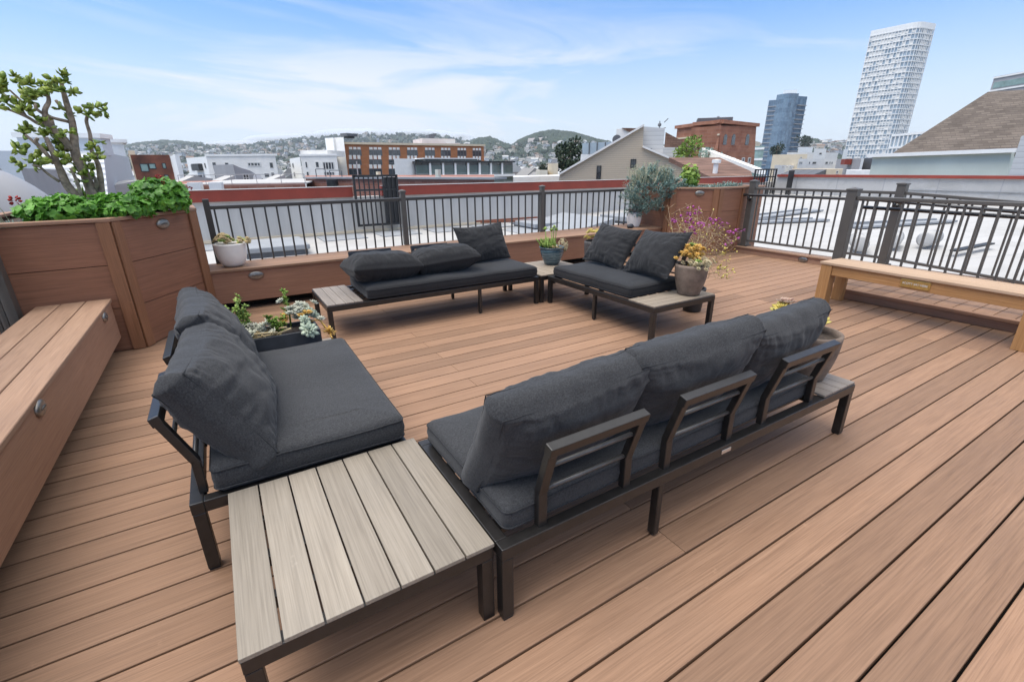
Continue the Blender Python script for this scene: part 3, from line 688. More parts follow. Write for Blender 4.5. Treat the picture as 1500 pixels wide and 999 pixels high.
# --- geraniums: three clumps
def mound(root,mat,c,rx,ry,rz,n,lr,base):
    mb=MB(); st=MB()
    for i in range(n):
        while 1:
            d=Vector((rnd.gauss(0,1),rnd.gauss(0,1),rnd.gauss(0,1)))
            if d.length>.1 and d.z>-.55*d.length: break
        d.normalize(); q=rnd.uniform(.62,1.02); p=Vector(c)+Vector((d.x*rx,d.y*ry,d.z*rz))*q*(1+.16*noise.noise(Vector(c)*2+d*2.4))
        nr=Vector((d.x/rx,d.y/ry,d.z/rz)).normalized()+Vector((rnd.gauss(0,.5),rnd.gauss(0,.5),.45+rnd.gauss(0,.4)))
        disc_leaf(mb,p,nr,lr*rnd.uniform(.6,1.15))
        if i%4==0: st.tube([Vector(c)+Vector((d.x*rx,d.y*ry,d.z*rz))*.25,p],.003,4,False)
    mb.build('leaves',M[mat],root,smooth=True,off=base); st.build('stems',M['sedum'],root,off=base)
def flower(root,c,r_,mat,n,base,nm='flower_head'):
    mb=MB()
    for i in range(n):
        d=Vector((rnd.gauss(0,1),rnd.gauss(0,1),rnd.gauss(0,1)+.4)).normalized(); petal(mb,Vector(c)+d*r_*.5,d+Vector((rnd.gauss(0,.5),rnd.gauss(0,.5),0)),d,r_*.75,r_*.6,r_*.08)
    mb.build(nm,M[mat],root,smooth=True,off=base)
for lab,c,r3,n,fl in (('red flowered geranium clump at the left end of the planter',(-1.00,5.00,1.10),(.27,.24,.125),230,[(22,294,5.0,.035)]),
    ('low geranium clump between the jade tree and the planter corner',(-.70,5.06,1.10),(.26,.27,.12),240,[(222,317,5.1,.02)]),
    ('tallest geranium clump with small red buds at the planter right end',(-.42,5.42,1.15),(.24,.30,.19),340,[(232,259,5.3,.022),(238,268,5.3,.018),(279,276,5.35,.016),(215,317,5.25,.02)])):
    c=Vector(c); g=plant('geranium',lab,'plant',(c.x,c.y,1.0),group='geraniums in the left planter'); mound(g,'geran',c,*r3,int(n*2.6),.031,Vector((c.x,c.y,1.0)))
    for x,y,d,r_ in fl: flower(g,atv(x,y,d),r_,'red',16,Vector((c.x,c.y,1.0)))
c=atv(24,335,4.92); g=plant('chalk_stick_plant','small blue green spiky plant at the left end of the planter','plant',c)
mb=MB()
for i in range(160):
    d=Vector((rnd.gauss(0,.8),rnd.gauss(0,.6),rnd.uniform(.2,1.2))); b_=Vector((rnd.gauss(0,.055),rnd.gauss(0,.04),-.04)); petal(mb,b_,d,Vector((0,0,1)),rnd.uniform(.07,.13),.009,.006)
mb.build('leaves',M['bluegreen'],g,smooth=True)
mb=MB()
for i in range(9):
    p=Vector((rnd.uniform(-.14,-.02),rnd.uniform(-.06,.08),0)); e=p+Vector((rnd.uniform(-.12,.02),rnd.uniform(-.05,.05),rnd.uniform(.12,.2))); mb.tube([p,(p+e)/2+Vector((0,0,.03)),e],.0025,4); tuft(mb,e,.012,7,.025,.01)
mb.build('flower_stalks',M['palestem'],g)
c=Vector((-.95,5.55,1.1)); g=plant('round_shrub','small rounded green shrub behind the jade trunk','plant',(c.x,c.y,1.0)); mb=MB()
for i in range(420):
    d=Vector((rnd.gauss(0,1),rnd.gauss(0,1),abs(rnd.gauss(0,1)))).normalized(); petal(mb,c+d*.15*rnd.uniform(.7,1)+Vector((0,0,-.02)),d+Vector((0,0,.4)),d,.05,.01,.003)
mb.build('leaves',M['lime'],g,smooth=True,off=(c.x,c.y,1.0))
# --- shrub spilling over right planter
c=Vector((6.30,5.78,1.03)); g=plant('blue_green_shrub','big blue green bushy shrub spilling over the right planter','plant',c); mb=MB(); st=MB()
for i in range(430):
    d=Vector((rnd.gauss(0,1),rnd.gauss(0,1),rnd.gauss(0,1))).normalized(); q=rnd.uniform(.45,1.0)**.5
    lump=1+.34*noise.noise(d*2.3+Vector((4,1,2)))+.16*noise.noise(d*6)
    p=Vector((d.x*.45,d.y*.38,d.z*.33))*q*lump
    p.z-=.13*max(0,-p.x-.05)/.3
    if p.x>.12: p.z=max(p.z,-.02+rnd.uniform(0,.06)); p.z*=.75
    if p.y<-.25 and p.x>-.1: p.z=max(p.z,-.10)
    ax=(Vector((d.x,d.y,d.z*.6+.55))+Vector((rnd.gauss(0,.25),rnd.gauss(0,.25),rnd.gauss(0,.2)))).normalized(); Ls=rnd.uniform(.06,.13)
    mb.tube([p-ax*.08,p+ax*Ls],.003,4,False)
    for k_ in range(15):
        f_=rnd.random(); v_=ax*rnd.uniform(.5,1.2)+Vector((rnd.gauss(0,.55),rnd.gauss(0,.55),rnd.gauss(0,.45))); petal(mb,p+ax*Ls*f_,v_,Vector((0,0,1)),rnd.uniform(.045,.085)*(1.1-.4*f_),.013,.006)
mb.build('foliage',M['bluegreen'],g,smooth=True)
for i in range(170):
    a=rnd.uniform(0,2*pi); q=rnd.uniform(0,1)**.5; p=Vector((math.cos(a)*.42*q-.05,math.sin(a)*.35*q,.12)); e=p+Vector((rnd.gauss(-.03,.07),rnd.gauss(0,.06),rnd.uniform(.13,.36)*(1-.4*q))); st.tube([p,(p+e)/2+Vector((rnd.gauss(0,.012),0,0)),e],.0022,4,False); tuft(st,e,.014,5,.022,.008)
for i in range(26):
    p=Vector((rnd.uniform(-.5,-.3),rnd.uniform(-.2,.2),rnd.uniform(-.2,.1))); e=p+Vector((rnd.uniform(-.16,-.02),rnd.gauss(0,.05),rnd.uniform(-.02,.18))); st.tube([p,e],.002,4,False); tuft(st,e,.014,5,.025,.009)
st.build('flower_stalks',M['palestem'],g)
c=Vector((7.16,5.75,1.05)); g=plant('broadleaf_shrub','upright lime green broadleaf shrub beside the blue green one','plant',c); mb=MB()
for i in range(330):
    d=Vector((rnd.gauss(0,1),rnd.gauss(0,1),rnd.gauss(0,1))).normalized(); p=Vector((d.x*.17,d.y*.17,.17+d.z*.21))*rnd.uniform(.6,1.05); disc_leaf(mb,p,d+Vector((0,0,.5))+Vector((rnd.gauss(0,.4),rnd.gauss(0,.4),0)),.036*rnd.uniform(.6,1.2),5)
mb.build('leaves',M['lime'],g,smooth=True); mb=MB()
for i in range(5): mb.tube([(0,0,-.08),(rnd.uniform(-.08,.08),rnd.uniform(-.08,.08),.25)],.006,5)
mb.build('stems',M['twig'],g); flower(g,c+Vector((-.28,-.05,.10)),.05,'pinkw',26,c); flower(g,c+Vector((-.10,.02,.32)),.03,'yellow',18,c)
c=Vector((7.25,5.20,1.05)); g=plant('ground_cover_plant','low grey green trailing plant along the right planter rim','plant',c); mb=MB()
for i in range(900):
    p=Vector((rnd.uniform(-.55,.55),rnd.uniform(-.10,.22),rnd.uniform(-.03,.02)+.05*noise.noise(Vector((i*.37,1,0))))); p.z+=.06*(p.x>.2)*rnd.random(); petal(mb,p,Vector((rnd.gauss(0,.8),rnd.gauss(0,.8),rnd.uniform(.2,1))),Vector((0,0,1)),rnd.uniform(.03,.06),.014,.006)
mb.build('leaves',M['bluegreen'],g,smooth=True)
# --- pots
def prof_cup(r0,r1,h,th=.012,bulge=0,lip=0):
    P_=[(0,.0),(r0*.86,0),(r0*.97,.006),(r0,.02)]
    for i in range(1,13):
        t_=i/12; P_.append((r0+(r1-r0)*t_+bulge*math.sin(pi*t_),.02+(h-.02)*t_))
    P_+=[(r1+lip,h),(r1+lip-.003,h+.004),(r1-th,h+.004),(r1-th-.002,h-.02),(r1-th-.006,h-.10 if h>.15 else h*.4)]
    return P_
p=atz(341,388,.44); p=Vector((.045,5.74,.441))
q=pot('flower_pot','rounded white pot with tan succulents at the left end of the ledge',p,[(0,0),(.065,0),(.087,.006),(.11,.03),(.134,.08),(.146,.14),(.150,.225),(.152,.238),(.142,.240),(.14,.22),(.135,.16)],'potwhite',.212,.138,'white pots on the ledge')
g=plant('succulent','tan and green rosette succulents in the left white pot','succulent',p+Vector((0,0,.215)),group='succulents in pots'); mb=MB(); m2=MB()
for i in range(52):
    a=rnd.uniform(0,2*pi);r_=.09*rnd.random()**.5; c=Vector((-.045+math.cos(a)*r_*.95,math.sin(a)*r_,.03+.085*(1-(r_/.095)**2))); (rosette)(mb if i%5 else m2,c,(math.cos(a)*.5,math.sin(a)*.5-.3,1),.032,3,7,.5)
for i in range(20): rosette(mb if i%4 else m2,(rnd.uniform(.07,.18),rnd.uniform(-.09,.05),rnd.uniform(.01,.065)),(.4,-.5,1),.030,3,7,.5)
mb.build('rosettes',M['tanr'],g,smooth=True); m2.build('green_rosettes',M['sedum'],g,smooth=True)
p=Vector((6.02,5.88,.441))
pot('flower_pot','straight white pot with mauve succulents by the right corner planter',p,prof_cup(.098,.122,.235,.010,.012),'potwhite',.20,.108,'white pots on the ledge')
g=plant('succulent','mauve grey rosettes heaped in the right white pot','succulent',p+Vector((0,0,.23)),group='succulents in pots'); mb=MB()
for i in range(26):
    a=rnd.uniform(0,2*pi);r_=.12*rnd.random()**.5; rosette(mb,(math.cos(a)*r_,math.sin(a)*r_,.01+.05*rnd.random()),(math.cos(a)*.5,math.sin(a)*.5,1),.045,3,8,.45)
mb.build('rosettes',M['mauve'],g,smooth=True)
m=MB(); m.ball((0,0,.033),(.062,.05,.036),14,8,.25); o=m.build('grey_stone',M['slate'],smooth=True,loc=(5.80,5.73,.442)); tag(o,'smooth grey stone beside the right white pot on the ledge','stone')
p=Vector((3.30,4.50,T+.0095))
pot('flower_pot','glazed blue grey bowl pot on the far corner table',p,[(0,0),(.075,0),(.085,.006),(.10,.04),(.125,.10),(.14,.15),(.143,.175),(.138,.185),(.146,.198),(.152,.204),(.15,.21),(.138,.208),(.132,.19),(.13,.16)],'glaze',.17,.135)
g=plant('succulent','spiky green stalks with one cream rosette head in the blue pot','succulent',p+Vector((0,0,.18)),group='succulents in pots'); mb=MB()
for i in range(60):
    b_=Vector((rnd.uniform(-.11,.04),rnd.uniform(-.08,.08),0)); petal(mb,b_,Vector((rnd.gauss(-.1,.4),rnd.gauss(0,.35),1)),Vector((0,1,0)),rnd.uniform(.08,.17),.016,.008)
for bx,h_ in ((-.10,.22),(-.01,.20),(.02,.23),(.055,.20)):
    mb.tube([(bx*.6,0,0),(bx*.9,0,h_*.6),(bx,0,h_)],.005,6); tuft(mb,(bx,0,h_),.02,22,.035,.012)
mb.build('stalks',M['sedum'],g,smooth=True); mb=MB(); m2=MB()
for i in range(46):
    d=Vector((rnd.gauss(0,1),rnd.gauss(0,1),rnd.gauss(0,1))).normalized(); rosette(mb,Vector((.105,-.07,.045))+Vector((d.x*.055,d.y*.055,d.z*.075)),d,.02,2,6,.5)
for i in range(8): rosette(m2,(rnd.uniform(-.06,.02),rnd.uniform(-.09,-.03),.03),(0,-.4,1),.03,3,7)
mb.build('cream_head',M['creamr'],g,smooth=True); m2.build('brown_rosettes',M['tanr'],g,smooth=True)
p=Vector((4.47,5.06,.0))
pot('flower_pot','tall speckled grey pot standing on the deck behind the right loveseat',p,prof_cup(.12,.16,.42,.014,.01),'potgrey',.40,.14)
g=plant('succulent','bright yellow sedum in the tall grey pot','succulent',p+Vector((0,0,.41)),group='succulents in pots'); mb=MB()
for i in range(40):
    a=rnd.uniform(0,2*pi);r_=.15*rnd.random()**.5; rosette(mb,(math.cos(a)*r_,math.sin(a)*r_,.02+.05*rnd.random()+.10*(rnd.random()<.35)),(math.cos(a)*.4,math.sin(a)*.4,1),.04,3,7,.4)
mb.build('rosettes',M['yellow'],g,smooth=True)
p=Vector((3.49,2.67,T+.015))
pot('flower_pot','rough brown pot with orange and cream succulents on the right loveseat table',p,prof_cup(.098,.142,.268,.014,.012),'potbrown',.235,.126,'rough brown pots')
g=plant('succulent','orange sedum over a cream rosette cluster in the brown pot','succulent',p+Vector((0,0,.25)),group='succulents in pots'); mb=MB(); m2=MB(); m3=MB()
for i in range(90): rosette(m2,(rnd.gauss(.01,.068),rnd.gauss(-.05,.045),rnd.uniform(.0,.075)),(rnd.gauss(0,.4),-.6,1),.027,3,8,.32)
for i in range(95): rosette(mb,(rnd.gauss(.02,.062),rnd.gauss(.02,.045),rnd.uniform(.07,.175)),(rnd.gauss(0,.5),rnd.gauss(-.4,.4),1),.026,3,7,.42)
for i in range(6): mb.tube([(rnd.gauss(0,.03),rnd.gauss(.02,.03),-.02),(rnd.gauss(.01,.05),.03,.12)],.004,5)
rosette(m3,(-.06,-.105,.055),(-.4,-.6,.7),.036,3,7,.5); m3.tube([(-.05,-.06,-.02),(-.06,-.1,.05)],.004,5)
for i in range(6): rosette(m3,(rnd.gauss(.03,.03),.04,rnd.uniform(.15,.2)),(0,-.2,1),.03,3,7)
mb.build('orange_sedum',M['orange'],g,smooth=True); m2.build('cream_rosettes',M['creamr'],g,smooth=True); m3.build('green_rosettes',M['sedum'],g,smooth=True)
p=Vector((2.565,1.165,T+.015))
pot('flower_pot','brown clay pot on the foreground sofa end table half hidden by a cushion',p,prof_cup(.105,.145,.25,.016,.010),'potbrown',.22,.128,'rough brown pots')
g=plant('succulent','pink and yellow tipped succulent showing above the foreground sofa cushion','succulent',p+Vector((-.045,.05,.24)),group='succulents in pots'); mb=MB(); m2=MB()
for x_,y_,z_ in ((-.045,.07,.155),(-.005,.075,.15)): rosette(mb,(x_,y_,z_),(.2,.1,1),.05,3,6,.62)
for x_,y_,z_ in ((-.10,.06,.115),(-.075,.065,.13),(-.13,.06,.09),(-.03,.09,.12),(-.10,.05,.06),(.09,-.02,.06),(.13,-.05,.05)): rosette(m2,(x_,y_,z_),(-.3,0,1),.05,3,6,.6)
for a,b in (((0,0,0),(-.06,.07,.11)),((0,0,0),(0,.06,.12))): m2.tube([a,b],.006,5)
mb.build('pink_rosettes',M['pinkw'],g,smooth=True); m2.build('yellow_rosettes',M['yellow'],g,smooth=True)
# --- bougainvillea in a black pot on the deck
p=Vector((3.98,2.98,0)); pot('flower_pot','black pot on the deck behind the right loveseat holding the bougainvillea',p,prof_cup(.09,.115,.24,.012),'potblack',.21,.10)
g=plant('bougainvillea','sparse bougainvillea with magenta bracts on thin dry twigs','plant',p+Vector((0,0,.22))); mb=MB(); m2=MB(); m3=MB()
tips=[(1040,327,4.2),(1025,330,4.3),(1008,322,4.2),(1012,334,4.1),(1050,325,4.3),(1056,329,4.3),(985,352,4.1),(1006,348,4.1),(1020,309,4.4),(1010,312,4.4),(990,320,4.2),(1072,352,4.2),(1080,340,4.2),(1062,372,4.1),(1058,392,4.0),(1066,398,3.95),(1038,318,4.3),(1046,306,4.4),(995,306,4.4),(1075,362,4.1),(1012,300,4.5),(1022,318,4.3),(1002,333,4.2),(978,300,4.6),(1052,352,4.2),(1030,342,4.2)]
b0=Vector((0,0,0))
for i,(x,y,d) in enumerate(tips):
    e=atu(x,y,d)-(p+Vector((0,0,.22))); m_=e*.5+Vector((rnd.gauss(0,.04),rnd.gauss(0,.04),.06)); pts_=[b0+Vector((rnd.gauss(0,.03),rnd.gauss(0,.03),0)),m_*.55+Vector((0,0,.03)),m_+Vector((rnd.gauss(0,.02),rnd.gauss(0,.02),0)),e]
    w_=[]
    for q_ in range(9):
        f_=q_/8; i_=min(2,int(f_*3)); g_=f_*3-i_; w_.append(pts_[i_].lerp(pts_[i_+1],g_)+Vector((rnd.gauss(0,.016),rnd.gauss(0,.016),rnd.gauss(0,.012)))*(0<q_<8))
    mb.tube(w_,[.0036-.0026*q_/8 for q_ in range(9)],5)
    for s_ in range(13):
        t_=rnd.uniform(.3,1); q=pts_[2].lerp(e,(t_-.35)/.65) if t_>.35 else m_; f_=q+Vector((rnd.gauss(0,.07),rnd.gauss(0,.07),rnd.gauss(.02,.05))); mb.tube([q,f_],.0014,4,False)
        if rnd.random()<.6: petal(m3,f_,Vector((rnd.gauss(0,1),rnd.gauss(0,1),rnd.gauss(0,1))),Vector((0,0,1)),.024,.014,.002)
    if i<13:
        for s_ in range(11): petal(m2,e+Vector((rnd.gauss(0,.030),rnd.gauss(0,.030),rnd.gauss(0,.022))),Vector((rnd.gauss(0,1),rnd.gauss(0,1),rnd.gauss(0,1))),Vector((0,0,1)),.031,.027,.003)
    if i in (13,14,15):
        for s_ in range(14): petal(m3,e+Vector((rnd.gauss(0,.03),rnd.gauss(0,.03),rnd.gauss(0,.03))),Vector((rnd.gauss(0,1),rnd.gauss(0,1),rnd.gauss(0,1))),Vector((0,0,1)),.035,.022,.003)
mb.build('twigs',M['twig'],g,smooth=True); m2.build('bracts',M['magenta'],g,smooth=True)['kind']='stuff'; m3.build('leaves',M['yellow'],g,smooth=True)
# --- planter box on the left loveseat end table
x0,x1,y0,y1,z0,z1=-.20,.405,2.925,3.165,T+.0155,.475
root=thing('planter_box','dark slate rectangular planter box at the end of the left loveseat','planter',((x0+x1)/2,(y0+y1)/2,z0)); off=Vector(((x0+x1)/2,(y0+y1)/2,z0))
m=MB(); w=.014
m.box(x0,x1,y0,y0+w,z0,z1);m.box(x0,x1,y1-w,y1,z0,z1);m.box(x0,x0+w,y0+w,y1-w,z0,z1);m.box(x1-w,x1,y0+w,y1-w,z0,z1); m.build('box_sides',M['slate'],root,bevel=.003,off=off)
m=MB(); m.box(x0+w,x1-w,y0+w,y1-w,z0+.01,z1-.03); m.build('soil',M['soil'],root,off=off)
def succ(label,mat,fn):
    g=plant('succulent',label,'succulent',off+Vector((0,0,z1-z0-.03)),group='succulents in the slate planter box'); mb=MB(); fn(mb); mb.build('rosettes',M[mat],g,smooth=True); return g
def f1(mb):
    for i in range(60): rosette(mb,(rnd.uniform(-.17,.06),rnd.uniform(-.09,.09),rnd.uniform(.03,.085)),(rnd.gauss(0,.4),rnd.gauss(-.3,.4),1),rnd.uniform(.02,.034),3,8,.38)
succ('frosted grey rosettes carpeting the left half of the slate box','frost',f1)
def f1b(mb):
    for i in range(16): 
        a=Vector((rnd.uniform(-.16,.08),rnd.uniform(-.10,-.02),rnd.uniform(.0,.03))); mb.tube([a,a+Vector((rnd.gauss(0,.05),rnd.gauss(0,.02),.02)),a+Vector((rnd.gauss(0,.09),rnd.gauss(-.01,.02),rnd.uniform(-.0,.05)))],.005,6)
    for i in range(10): rosette(mb,(rnd.uniform(-.2,.1),rnd.uniform(-.10,.0),rnd.uniform(.02,.04)),(0,-.5,1),.02,2,7)
succ('tangled tan stems along the front of the slate box','tanr',f1b)
def stalk(mb,bx,by,tops):
    for tx,ty,tz in tops:
        mb.tube([(bx,by,0),((bx+tx)/2+.01,(by+ty)/2,tz*.55),(tx,ty,tz)],.006,6)
        for k_ in range(7):
            t_=.45+.55*k_/6; rosette(mb,(bx+(tx-bx)*t_+rnd.gauss(0,.012),by+(ty-by)*t_+rnd.gauss(0,.012),tz*t_),(rnd.gauss(0,.6),rnd.gauss(0,.6),1),.028,2,6,.35)
succ('upright light green sedum standing behind the loveseat cushions','sedum',lambda mb: stalk(mb,-.125,.06,[(-.105,.075,.245),(-.165,.06,.19),(-.08,.06,.185),(-.15,.03,.12),(-.12,.08,.17),(-.06,.05,.14)]))
succ('bushy green sedum in the middle of the slate box','lime',lambda mb: (stalk(mb,.08,-.03,[(.06,-.04,.11),(.10,-.05,.08),(.13,.0,.12),(.03,-.02,.13)]),stalk(mb,.16,.09,[(.155,.12,.235)])))
def f4(mb):
    for i in range(34): rosette(mb,(rnd.gauss(.21,.04),rnd.gauss(.05,.05),rnd.uniform(.05,.17)),(rnd.gauss(0,.4),rnd.gauss(-.2,.4),1),.032,3,7,.4)
succ('heaped pale green rosettes at the right end of the slate box','frost',f4)
def f5(mb):
    for c_,r_ in (((.235,-.135,.035),.062),((.225,-.09,.09),.038),((.27,.0,.11),.04),((.30,.03,.08),.035)): rosette(mb,c_,(.2,-.8,.7),r_,3,9,.42)
succ('large blue green rosette hanging over the slate box front','ghost',f5)
def f6(mb):
    for k_ in range(4):
        e=Vector((.36+rnd.uniform(-.02,.02),-.02+rnd.uniform(-.05,.03),-.02-rnd.random()*.03)); mb.tube([(.25,0,.05),(.32,-.02,.06),tuple(e)],.005,6); tuft(mb,e,.015,12,.035,.012,-.4)
    for i in range(8): rosette(mb,(rnd.gauss(.17,.05),rnd.gauss(.0,.03),rnd.uniform(.08,.12)),(0,-.3,1),.026,3,7)
succ('orange tinged trailing stems at the corner of the slate box','orange',f6)
# ---------------------------------------------------------------- neighbouring roofs
GZ=-16.0
def proj(p):
    v=Vector(p)-Vector((0,0,H)); z=v.dot(Vector(CF)); return 750+F*v.dot(Vector(CR))/z, 499.5+F*v.dot(Vector(CD))/z
m=MB(); m.poly([(-14,-8),(7.86,-8),(7.86,6.45),(9.3,6.45),(9.3,14.3),(-14,14.3)],-1.2,-.35); tag(m.build('roof_surface',M['roof']),kind='structure')
m=MB(); m.add([(7.86,-8,-.36),(24,-8,.12),(24,14.3,.12),(7.86,14.3,-.36)],[(0,1,2,3)]); tag(m.build('roof_slope',M['roof']),kind='structure')
m=MB(); m.box(-14,24,-8,14.25,GZ,-1.25); tag(m.build('building_base',M['grey']),kind='structure')
root=thing('parapet_wall','long pale grey stucco parapet wall under the red fascia','wall',(-9,14.25,-.35))
m=MB(); m.box(-9,24.2,14.25,14.55,-1.2,.66); m.build('wall_face',M['stucco'],root,off=(-9,14.25,-.35))
for i,(a,b) in enumerate(((-1.0,3.36),(4.2,23.2))):
    m=MB(); m.box(a,b,14.12,14.5,.665,.945); m.build('red_fascia',M['redbeam'],root,bevel=.01,off=(-9,14.25,-.35))
    m=MB(); m.box(a-.02,b+.02,14.10,14.16,.945,.96); m.build('fascia_flashing',M['offwhite'],root,off=(-9,14.25,-.35))
m=MB(); m.box(-.5,9,14.18,14.25,-.34,-.27); m.build('base_flashing',M['cream'],root,off=(-9,14.25,-.35))
root=thing('parapet_wall','white parapet wall with a thin red coping at the right','wall',(24,4,-.35))
m=MB(); m.poly([(24.0,14.2),(24.3,14.2),(24.3,-6),(24.0,-6)],-1.0,.90); m.build('wall_face',M['roof'],root,off=(24,4,-.35))
m=MB(); m.poly([(23.9,14.0),(24.4,14.0),(24.4,-6),(23.9,-6)],.902,1.01); m.build('coping',M['redbeam'],root,off=(24,4,-.35))
m=MB(); m.box(23.95,24.0,-6,8.6,.45,.47); m.build('seam_strip',M['roofpad'],root,off=(24,4,-.35))
def gate(label,x0,x1,y,z0,z1,n):
    root=thing('metal_gate',label,'gate',(x0,y,z0)); m=MB()
    m.beam((0,0,0),(x1-x0,0,0),.06,.06);m.beam((0,0,z1-z0),(x1-x0,0,z1-z0),.06,.06);m.beam((0,0,(z1-z0)*.72),(x1-x0,0,(z1-z0)*.72),.04,.05)
    for x in(0,x1-x0): m.beam((x,0,-.03),(x,0,z1-z0+.03),.06,.06,(0,1,0))
    m.build('gate_frame',M['black'],root)
    for i in range(n):
        m=MB(); x=(x1-x0)*(i+1)/(n+1); m.box(x-.016,x+.016,-.016,.016,.03,z1-z0-.03); m.build('bar',M['black'],root)
    return root
g=gate('black barred gate standing in the gap of the red fascia',3.40,4.62,14.0,-.12,1.22,8); m=MB(); m.box(.86,1.20,.02,.20,-.02,1.30); m.build('solid_panel',M['black'],g)
g=gate('black barred gate at the corner of the white right wall',21.9,23.6,13.9,.05,1.25,7); m=MB(); m.box(1.55,1.95,-.75,-.70,-.1,1.15); m.build('solid_panel',M['black'],g)
# walk pads, curbs
for i in range(9):
    x=-.9+i*1.55; m=MB(); m.poly([(x,12.9),(x+1.15,12.95),(x+1.15,14.0),(x,13.95)],-.346,-.33); o=m.build('roof_panel',M['roofpad']); tag(o,'flat grey panel lying on the white roof before the parapet','roof panel',group='grey roof panels')
def curb(label,x0,x1,y0,y1,z1):
    root=thing('roof_hatch',label,'roof hatch',((x0+x1)/2,(y0+y1)/2,-.35),group='low dark roof hatches'); w=(x1-x0)/2;d=(y1-y0)/2
    m=MB(); m.box(-w,w,-d,d,.0,z1*.5); m.build('curb',M['darkgrey'],root); m=MB(); m.box(-w-.05,w+.05,-d-.05,d+.05,z1*.5,z1); m.build('lid',M['roofpad'],root,bevel=.02)
curb('low dark grey hatch on the white roof behind the left white pot',.35,1.55,11.2,12.6,.22)
curb('low dark hatch on the white roof behind the middle of the railing',7.7,9.1,11.3,12.5,.25)
curb('low dark hatch on the white roof behind the corner planter',10.8,12.2,11.0,12.0,.30)
m=MB(); m.extr([(7.2,10.0,-.34),(9.5,10.0,-.34),(9.5,10.0,.05)],(0,2.4,0)); o=m.build('roof_ramp',M['roofpad']); tag(o,'dark wedge shaped ramp on the white roof','roof ramp')
m=MB(); m.beam((6.6,12.6,-.1),(8.6,12.2,-.12),.06,.05); m.beam((6.6,12.9,-.1),(8.9,13.0,-.12),.06,.05); o=m.build('rusty_rails',M['rust']); tag(o,'pair of rusty steel rails lying on the roof','rails')
for i,(x,y,a,s_) in enumerate(((11.1,4.55,.5,.62),(11.9,4.25,.3,.66),(12.5,3.85,.1,.55))):
    m=MB(); m.tube([(-.62*s_,0,0),(-.60*s_,0,0),(.60*s_,0,0),(.62*s_,0,0)],[.12,.15,.15,.12],18); o=m.build('roof_roll',M['roof'],smooth=True,loc=(x,y,-.35+.03*(x-7.86)+.18)); o.rotation_euler=(0,0,a); tag(o,['pale roll of roofing behind the thick railing post','middle pale roll of roofing on the white roof','rightmost pale roll of roofing beside a black strap'][i],'roofing roll',group='rolls of roofing on the white roof')
m=MB(); m.beam((11.7,3.2,-.13),(13.1,3.05,-.09),.12,.03); o=m.build('black_strap',M['black']); tag(o,'short black strip lying by the roofing rolls','strip')
for i,(x0,y0,x1,y1) in enumerate(((12.3,8.9,15.2,7.2),(14.2,6.0,17.0,4.9),(13.0,9.0,17.5,8.6))):
    m=MB(); m.beam((x0,y0,-.36+.03*(x0-7.86)+.05),(x1,y1,-.36+.03*(x1-7.86)+.05),.35,.05); m.beam((x0+.5,y0+.25,-.36+.03*(x0-7.4)+.07),(x1-.3,y1+.25,-.36+.03*(x1-7.86)+.07),.10,.08); o=m.build('walk_mat',M['roofpad']); tag(o,'grey walkway mat laid across the white sloping roof','mat',group='grey mats on the sloping roof')
# big metal duct and wall at the far left
root=thing('curved_duct','large pale grey elbow duct with raised bands behind the left planter','duct',(-2.27,6.95,.58)); m=MB()
M['duct']=plain('dull_duct_metal',(.30,.30,.315),.5,var=.05,scale=1.5,spec=.5)
RT=.34
el=[(-3.2,.1,RT),(-1.2,.03,RT)]+[(RT*math.sin(t_),0,RT*math.cos(t_)) for t_ in [pi/2*i/14 for i in range(15)]]+[(RT,0,-.9)]
m.tube(el,.62,48); m.build('duct_shell',M['duct'],root,smooth=True)
for t_ in (-.25,.35,.47,.95,1.5):
    c_=Vector((RT*math.sin(t_),0,RT*math.cos(t_))) if t_>=0 else Vector((t_,0,RT)); d_=Vector((math.cos(max(0,t_)),0,-math.sin(max(0,t_)))); m=MB(); m.tube([c_-d_*.016,c_+d_*.016],[.640,.640],48); m.build('band',M['duct'],root)
